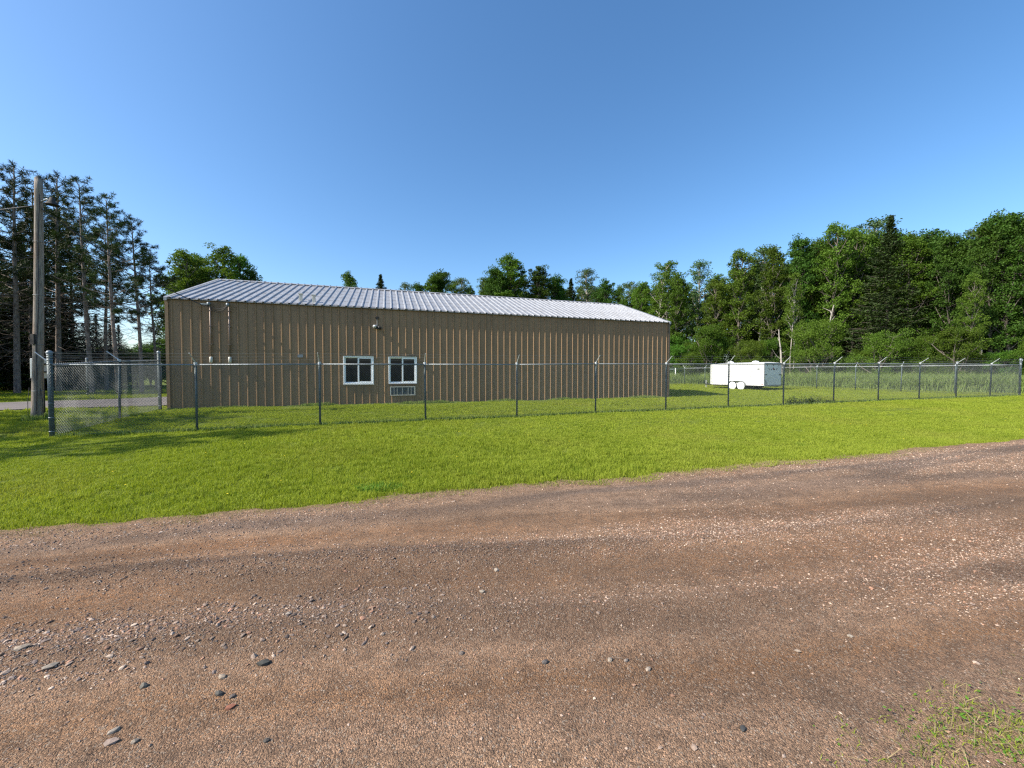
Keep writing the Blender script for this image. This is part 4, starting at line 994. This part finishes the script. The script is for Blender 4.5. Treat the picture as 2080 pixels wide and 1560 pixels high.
# lower storey along the edge of the wood
ug = "shrubs along the edge of the right wood"
for i in range(24):
    px = 1372 + i * 32 + random.uniform(-6, 6)
    Zf = float(np.interp(px, [1372, 1500, 1640, 1800, 2040, 2160], [57, 51, 46, 39, 31, 28])) - random.uniform(1.0, 2.5)
    plant_px(random.choice(['bush', 'bush_light', 'bush']), px, random.uniform(680, 732) , Zf, "leafy shrub at the wood's foot, " + near_what(px), ug + ", " + near_what(px), random.uniform(.75, 1.1))
for px, yt, k in [(1945, 665, 'bush'), (1792, 672, 'bush_light'), (1520, 690, 'bush_light'), (1440, 660, 'bush'), (1660, 648, 'bush_light')]:
    Zf = float(np.interp(px, [1372, 1500, 1640, 1800, 2040, 2160], [57, 51, 46, 39, 31, 28])) - 3.5
    plant_px(k, px, yt, Zf, {1945: "rounded bright shrub mound near the right end of the fence", 1792: "broad shrub under the big spruce", 1520: "yellow green shrub behind the trailer's roof", 1440: "leafy shrub left of the trailer's front", 1660: "tall bright shrub around the leaning white stem"}[px], None, .9)
for px, yt, Z, k in [(1375, 700, 52, 'bush'), (1398, 715, 50, 'bush_light'), (1420, 690, 54, 'bush'), (1362, 680, 56, 'bush')]:
    plant_px(k, px, yt, Z, "leafy shrub just right of the building's far corner", "shrubs by the building's far corner", 1.1)

# ------------------------------------------------------------------ grass
def disc_tile(n, r, h, w, lean=.6):
    a = rng.random(n) * 6.283; rr = r * np.sqrt(rng.random(n)); g = Geo()
    cx_, cy_ = rr * np.cos(a), rr * np.sin(a); clump = (.55 + .5 * rng.random(n)) * (1 + .55 * fbm(cx_, cy_, 61, 3, 14.0))
    clump = np.clip(clump, .25, 2.1)
    blades(g, np.stack([rr * np.cos(a), rr * np.sin(a), 0 * a - .01], -1), h * clump, w, lean); return g
def poly_inside_drive(x, y):
    A = np.array(DRV_A); B = np.array(DRV_B)[::-1]; P = np.concatenate([A, B]); ins = np.zeros(x.shape, bool); j = len(P) - 1
    for i in range(len(P)):
        c = ((P[i, 1] > y) != (P[j, 1] > y)) & (x < (P[j, 0] - P[i, 0]) * (y - P[i, 1]) / (P[j, 1] - P[i, 1] + 1e-12) + P[i, 0]); ins ^= c; j = i
    return ins
def in_building(x, y, m=.0):
    c, s = math.cos(BANG), math.sin(BANG); dx = x - BL.x; dy = y - BL.y; lx = dx * c + dy * s; ly = -dx * s + dy * c
    return (lx > -m) & (lx < LEN + m) & (ly > -m) & (ly < 2 * HALF + m)
def in_view(x, y, m=2.5): return np.abs(x) < 1.36 * y + m
def lawn_points(p0, p1, q0, q1, step):
    q, p = np.meshgrid(np.arange(q0, q1, step), np.arange(p0, p1, step)); q = q.ravel() + rng.uniform(-.3, .3, q.size) * step; p = p.ravel() + rng.uniform(-.3, .3, p.size) * step
    x = RU[0] * q + RN[0] * p; y = RU[1] * q + RN[1] * p
    return x, y
def clean(x, y, m):
    k = in_view(x, y) & ~in_building(x, y, m) & ~poly_inside_drive(x, y) & (y > 1)
    for a in range(6): k &= ~poly_inside_drive(x + m * math.cos(a * 1.047), y + m * math.sin(a * 1.047))
    return x[k], y[k]
def lay(name, n, r, h, w, p0, p1, q0, q1, step, mat, label, m, sc=(.8, 1.25), seed=0):
    x, y = clean(*lawn_points(p0, p1, q0, q1, step), m); z = ground(x, y)
    k = len(x); rot = np.stack([0 * x, 0 * x, rng.random(k) * 6.283], -1); s = rng.uniform(*sc, k); lush = 1 + .25 * fbm(x, y, 21, 3, .5)
    scl = np.stack([np.ones(k), np.ones(k), s * np.clip(lush, .55, 1.5)], -1)
    return scatter(name, disc_tile(n, r, h, w), np.stack([x, y, z], -1), rot, scl, mat, label, "grass")
lay("lawn_grass", 2600, .62, .055, .0080, 5.75, 9.2, -16, 34, .62, M['grass'], "bright green mown grass between the road and the fence", .1)
lay("lawn_grass", 1900, .75, .050, .011, 9.2, 18.0, -24, 44, .8, M['grass'], "mown grass along both sides of the front fence", .55)
lay("lawn_grass", 1300, 1.2, .07, .022, 18.0, 46, -34, 60, 1.3, M['grass'], "mown grass of the yard around the trailer and under the pines", 1.0)
# ragged lawn edge, blade by blade
n = 120000; q = rng.uniform(-13, 24, n); d = rng.random(n) ** 1.3 * 1.2 - .12; p = far_edge(q) + d
keep = rng.random(n) < np.clip(.5 + d * 4.5 + .35 * fbm(q, d, 88, 3, 5.0) * (d < .25), .02, 1); q = q[keep]; p = p[keep]; d = d[keep]
x = RU[0] * q + RN[0] * p; y = RU[1] * q + RN[1] * p; k = in_view(x, y, .6); x, y, d, q = x[k], y[k], d[k], q[k]
g = Geo(); blades(g, np.stack([x, y, ground(x, y)], -1), rng.uniform(.03, .065, len(x)) * np.clip(.5 + d * 3, .5, 1.15), .006, .9)
tag(g.build("lawn_edge_grass", M['grass']), "ragged green grass edge where the lawn meets the gravel", "grass", None, 'stuff')
n = 16000; q = rng.uniform(-12, 22, n); p = far_edge(q) + rng.normal(size=n) * .09 - .03; kk = rng.random(n) < np.clip(.4 + .6 * fbm(q, p, 89, 3, 3.0), 0, 1); q = q[kk]; p = p[kk]; n = len(q); x = RU[0] * q + RN[0] * p; y = RU[1] * q + RN[1] * p
g = Geo(); blades(g, np.stack([x, y, ground(x, y) + .02], -1), rng.uniform(.02, .04, n), .004, 2.2); tag(g.build("dry_edge_grass", M['straw']), "dry straw at the border of lawn and gravel", "grass", None, 'stuff')
# tall rough grass beyond the back fence
x = []; y = []
for i in range(2600):
    px = random.uniform(1385, 2180); Zf = float(np.interp(px, [1385, 1500, 1640, 1800, 2040, 2180], [50, 43, 36.5, 30, 25, 23])) + random.random() * 9 + .6
    x.append((px - 1040) / F * Zf); y.append(Zf)
for i in range(300):
    px = random.uniform(1340, 1560); Zf = random.uniform(45.5, 54); x.append((px - 1040) / F * Zf); y.append(Zf)
x = np.array(x); y = np.array(y); z = ground(x, y)
k = len(x); rot = np.stack([0 * x, 0 * x, rng.random(k) * 6.283], -1); s = rng.uniform(.6, 1.2, k); scl = np.stack([s, s, s], -1)
scatter("tall_grass", disc_tile(420, .62, .85, .035, .7), np.stack([x, y, z], -1), rot, scl, M['grass_tall'], "tall rough grass between the back fence and the wood", "grass")
# longer grass along the fence foot, dry weeds and the pole's tuft
g = Geo()
for (x0, y0), (x1, y1) in zip(front[:-1], front[1:]):
    m = 900; t = rng.random(m); xx = x0 + (x1 - x0) * t + rng.normal(size=m) * .07; yy = y0 + (y1 - y0) * t + rng.normal(size=m) * .07
    blades(g, np.stack([xx, yy, ground(xx, yy)], -1), rng.uniform(.06, .16, m), .010, .7)
m = 9000; lx = rng.uniform(.0, LEN + .3, m); ly = -.06 - .16 * rng.random(m) ** 1.6; xx = BL.x + lx * math.cos(BANG) - ly * math.sin(BANG); yy = BL.y + lx * math.sin(BANG) + ly * math.cos(BANG)
blades(g, np.stack([xx, yy, ground(xx, yy)], -1), rng.uniform(.04, .13, m) * (1 + .7 * fbm(lx, ly, 71, 3, 2.0)).clip(.3, 2), .010, .7)
for cx, cy, rr_, m in ((px0[0], px0[1], .26, 900),):
    a = rng.random(m) * 6.28; rad = rr_ * (.7 + .5 * rng.random(m)); xx = cx + rad * np.cos(a); yy = cy + rad * np.sin(a); blades(g, np.stack([xx, yy, ground(xx, yy)], -1), rng.uniform(.08, .26, m), .012, .6)
tag(g.build("fence_line_grass", M['grass_tall']), "longer untrimmed grass along the foot of the front fence and wall", "grass", None, 'stuff')
g = Geo()
for i in range(90):
    px = random.uniform(1600, 1695); a = from_px(px, 43.3, 3580); x0 = a[0] + random.uniform(-.1, .1); y0 = a[1] + random.uniform(.05, .35); z0 = gz(x0, y0); h = random.uniform(.12, .42)
    P = bend((x0, y0, z0), (rng.normal() * .25, rng.normal() * .25, 1), h, 4, 0, .5); g.tube(P, [.006, .005, .004, .003, .002], 3, False)
    for q_ in range(5):
        c0 = P[1 + q_ % 4] + rng.normal(size=3) * .02; leaves(g, c0[None, :] + rng.normal(size=(4, 3)) * .03, .05, .03)
tag(g.build("dry_weeds", M['leaf_dark']), "dark straggly weeds tangled in the fence right of the trailer", "weeds", None, 'stuff')
# dandelions
g = Geo()
for i in range(60):
    p_ = random.uniform(5.4, 13); q_ = random.uniform(-6, 26); x0 = float(RU[0] * q_ + RN[0] * p_); y0 = float(RU[1] * q_ + RN[1] * p_)
    g.lathe((x0, y0, gz(x0, y0) + .05 + .03 * random.random()), [(0, 0), (.009, .003), (.012, .008), (.0, .012)], 6)
tag(g.build("dandelions", M['yellow']), "scattered yellow dandelion heads in the lawn", "flowers", None, 'stuff')
# dark tuft near the road edge
g = Geo(); cx, cy = at(765, 998, 0); m = 450; a = rng.random(m) * 6.28; rr_ = rng.random(m) ** .6; xx = cx + rr_ * np.cos(a) * .32; yy = cy + .05 + rr_ * np.sin(a) * .2
blades(g, np.stack([xx, yy, ground(xx, yy)], -1), rng.uniform(.05, .11, m), .008, .9); tag(g.build("grass_tuft", M['weed']), "darker lush tuft of grass at the lawn's edge", "grass", None, 'stuff')
# verge at the lower right: sparse grass, straw and small leaves over gravel
def verge_pts(n, lo=-.9, power=1.0):
    q = rng.uniform(.2, 5.2, n); p = near_edge(q) + .02 - rng.random(n) ** power * 1.2
    cl = fbm(q, p, 33, 4, 4.0); d_ = near_edge(q) - p; k = rng.random(n) < np.clip(.50 + .9 * fbm(q, p, 39, 3, 7.0), 0.05, 1) * ss(0, .40, d_) * (.04 + .96 * ss(1.6, 2.2, q))
    q, p = q[k], p[k]; x, y, z = road_world(q, p); return x, y, z
x, y, z = verge_pts(52000); g = Geo(); blades(g, np.stack([x, y, z - .004], -1), rng.uniform(.010, .036, len(x)), .0035, 1.8); tag(g.build("verge_grass", M['grass']), "sparse young grass on the gravel verge at lower right", "grass", None, 'stuff')
x, y, z = verge_pts(12000); g = Geo(); leaves(g, np.stack([x, y, z + rng.uniform(.004, .03, len(x))], -1), rng.uniform(.010, .024, len(x)), .012, 1.2); tag(g.build("verge_weeds", M['weed']), "small round leaved weeds on the verge at lower right", "weeds", None, 'stuff')
x, y, z = verge_pts(7000); g = Geo(); blades(g, np.stack([x, y, z], -1), rng.uniform(.03, .08, len(x)), .003, 3.5); tag(g.build("verge_straw", M['straw']), "dry straw strewn over the verge at lower right", "grass", None, 'stuff')

# ------------------------------------------------------------------ gravel
ROCK = np.array([(.30, .27, .25), (.18, .17, .175), (.40, .36, .33), (.26, .19, .155), (.11, .11, .12), (.50, .46, .42), (.34, .22, .17), (.21, .19, .18)])
ico = np.array([(0, 0, 1), (.894, 0, .447), (.276, .851, .447), (-.724, .526, .447), (-.724, -.526, .447), (.276, -.851, .447), (.724, .526, -.447), (-.276, .851, -.447), (-.894, 0, -.447), (-.276, -.851, -.447), (.724, -.526, -.447), (0, 0, -1)])
icof = np.array([(0, 1, 2), (0, 2, 3), (0, 3, 4), (0, 4, 5), (0, 5, 1), (1, 6, 2), (2, 7, 3), (3, 8, 4), (4, 9, 5), (5, 10, 1), (6, 7, 2), (7, 8, 3), (8, 9, 4), (9, 10, 5), (10, 6, 1), (6, 11, 7), (7, 11, 8), (8, 11, 9), (9, 11, 10), (10, 11, 6)])
octv = np.array([(1, 0, 0), (0, 1, 0), (-1, 0, 0), (0, -1, 0), (0, 0, 1), (0, 0, -1)]); octf = np.array([(0, 1, 4), (1, 2, 4), (2, 3, 4), (3, 0, 4), (1, 0, 5), (2, 1, 5), (3, 2, 5), (0, 3, 5)])
def pebbles(base, faces, x, y, z, s, flat=.55, sink=.25):
    p_, q_ = pq(x, y); dust = soil(q_, p_)
    n = len(x); m = len(base); V = base[None] * (1 + rng.normal(size=(n, m, 1)) * .16) * (s[:, None, None]) * np.stack([rng.uniform(.8, 1.35, n), rng.uniform(.65, 1.0, n), rng.uniform(flat * .7, flat * 1.3, n)], -1)[:, None, :]
    a = rng.random(n) * 6.283; c, sn = np.cos(a)[:, None], np.sin(a)[:, None]; tl = rng.normal(size=n)[:, None] * .2
    X = V[..., 0] * c - V[..., 1] * sn; Y = V[..., 0] * sn + V[..., 1] * c; Zz = V[..., 2] + X * tl
    V = np.stack([X + x[:, None], Y + y[:, None], Zz + (z + s * (flat - sink))[:, None] * 1.0], -1).reshape(-1, 3)
    Fc = (faces[None] + (np.arange(n) * m)[:, None, None]).reshape(-1, 3); col = ROCK[rng.integers(0, len(ROCK), n)] * rng.uniform(.6, 1.3, (n, 1)) * np.array([1.0, .85, .72]); col = col * (.45 + .55 * dust.mean(1, keepdims=True) / .22) * .85 + dust * .15
    g = Geo(); g.V.append(V.astype(np.float32)); g.n = len(V); g.F[3].append(Fc); g.C.append(np.repeat(col, m, 0).astype(np.float32)); return g
def road_pts(n, q0, q1, p0, p1, bias=.0):
    q = rng.uniform(q0, q1, n); p = rng.uniform(p0, p1, n)
    x_ = RU[0] * q + RN[0] * p; y_ = RU[1] * q + RN[1] * p; pp = -math.sin(R(10)) * x_ + math.cos(R(10)) * y_ + .12 * np.sin(x_ * .7)
    dens = .40 + .5 * fbm(q * .28, p, 44, 3, 2.2) + .6 * np.exp(-((pp - 2.5) / .2) ** 2) + .6 * np.exp(-((pp - 3.36) / .18) ** 2) - .35 * np.exp(-((pp - 1.95) / .2) ** 2) - .35 * np.exp(-((pp - 2.97) / .15) ** 2) - .35 * np.exp(-((pp - 4.0) / .25) ** 2) + .9 * np.exp(-((p - 2.75) / .35) ** 2) * ss(3, -4, q) + .35 * np.exp(-((p - 4.75) / .25) ** 2)
    k = (rng.random(n) < np.clip(dens, .06, 1)) & (p < far_edge(q) - .02); q, p = q[k], p[k]; x, y, z = road_world(q, p); kk = in_view(x, y, .2) & (y > 1.2); return x[kk], y[kk], z[kk]
x, y, z = road_pts(95000, -5.5, 6.5, .7, 3.6); s = .0035 + .0035 * rng.random(len(x)) ** 2 + .004 * (rng.random(len(x)) < .12)
tag(pebbles(octv, octf, x, y, z, s).build("fine_gravel", M['stone']), "fine mixed gravel in front on the dirt road", "gravel", None, 'stuff')
x, y, z = road_pts(52000, -9, 15, 2.8, 5.1); s = .005 + .007 * rng.random(len(x)) ** 2
tag(pebbles(octv, octf, x, y, z, s).build("fine_gravel", M['stone']), "fine gravel on the far half of the dirt road", "gravel", None, 'stuff')
x, y, z = road_pts(8500, -8, 12, .8, 5.0); s = .006 + .010 * rng.random(len(x)) ** 4
tag(pebbles(ico, icof, x, y, z, s, .5, .35).build("coarse_gravel", M['stone']), "loose coarse pebbles scattered over the dirt road", "gravel", None, 'stuff')
x, y, z = road_pts(3400, -6.5, .3, 2.2, 3.3); s = .005 + .014 * rng.random(len(x)) ** 2.8
tag(pebbles(ico, icof, x, y, z, s, .5, .35).build("coarse_gravel", M['stone']), "ridge of coarse grey gravel between the wheel tracks at left", "gravel", None, 'stuff')
# single stones big enough to point at
def stone(px, py, wpx, col, flat, label):
    x, y = at(px, py, 0); p_, q_ = pq(x, y); z = float(road_world(np.array(q_), np.array(p_))[2]); s = wpx / 2 * y / F * .9
    r = np.random.default_rng(int(px * 7 + py)); bm_v = ico * (1 + r.normal(size=(12, 1)) * .17)
    g = Geo(); V = bm_v * s * np.array([1.25, .85, flat]); a = r.random() * 1.2 - .2; c_, s_ = math.cos(a), math.sin(a)
    V = np.stack([V[:, 0] * c_ - V[:, 1] * s_, V[:, 0] * s_ + V[:, 1] * c_, V[:, 2]], -1); g.add(V, icof, np.array(col) * np.array([.72, .64, .55]))
    o = g.build("stone", M['stone'], None, False, (x, y, z + s * flat * .45))
    tag(o, label, "stone", "single larger stones on the dirt road")
for st in [(202, 1523, 26, (.40, .34, .32), .35, "flat pinkish stone at lower left, largest pale one there"),
           (208, 1501, 19, (.42, .40, .37), .6, "upright pale oval stone just above the flat pinkish one"),
           (252, 1521, 15, (.36, .34, .31), .6, "pale stone touching a smaller one right of the flat pinkish stone"),
           (525, 1362, 26, (.075, .085, .085), .6, "large dark angular stone left of centre with a strong shadow"),
           (437, 1389, 16, (.42, .38, .33), .55, "pale tan stone left of and below the large dark angular one"),
           (431, 1421, 16, (.12, .13, .13), .7, "dark rounded stone below the pale tan one"),
           (458, 1425, 13, (.16, .15, .15), .7, "small grey stone right beside the dark rounded one"),
           (454, 1446, 17, (.36, .16, .11), .5, "reddish stone under the pair of small dark stones"),
           (276, 1407, 17, (.20, .21, .20), .7, "greenish grey stone near the lower left"),
           (22, 1337, 24, (.45, .41, .36), .45, "long pale stone at the left edge in the coarse ridge"),
           (81, 1371, 24, (.33, .32, .30), .4, "long flat grey stone near the left edge"),
           (579, 1266, 13, (.40, .38, .36), .6, "small pale stone alone above the large dark angular one"),
           (1108, 1358, 14, (.14, .14, .15), .7, "dark round stone below the road's middle"),
           (1243, 1353, 13, (.42, .39, .35), .65, "pale tan pebble, left of a close pair near the middle"),
           (1276, 1355, 12, (.34, .31, .29), .65, "grey pebble, right of the close pair near the middle"),
           (1323, 1371, 14, (.46, .42, .38), .6, "pale oval stone right of the close pair"),
           (1008, 1170, 12, (.48, .45, .41), .7, "bright angular stone in the upper middle of the road"),
           (978, 1217, 11, (.44, .42, .38), .7, "light twin lobed stone below the bright angular one"),
           (936, 1338, 13, (.22, .20, .19), .7, "grey angular stone left of the dark round one"),
           (1632, 1330, 13, (.46, .40, .34), .5, "cream stone on the right part of the road"),
           (1740, 1298, 12, (.50, .47, .42), .5, "white flat stone farther right than the cream one"),
           (1521, 1499, 15, (.07, .08, .09), .7, "black blue stone near the bottom edge right of the middle"),
           (527, 1525, 14, (.09, .09, .09), .6, "black stone near the bottom edge left of the middle")]:
    stone(*st)
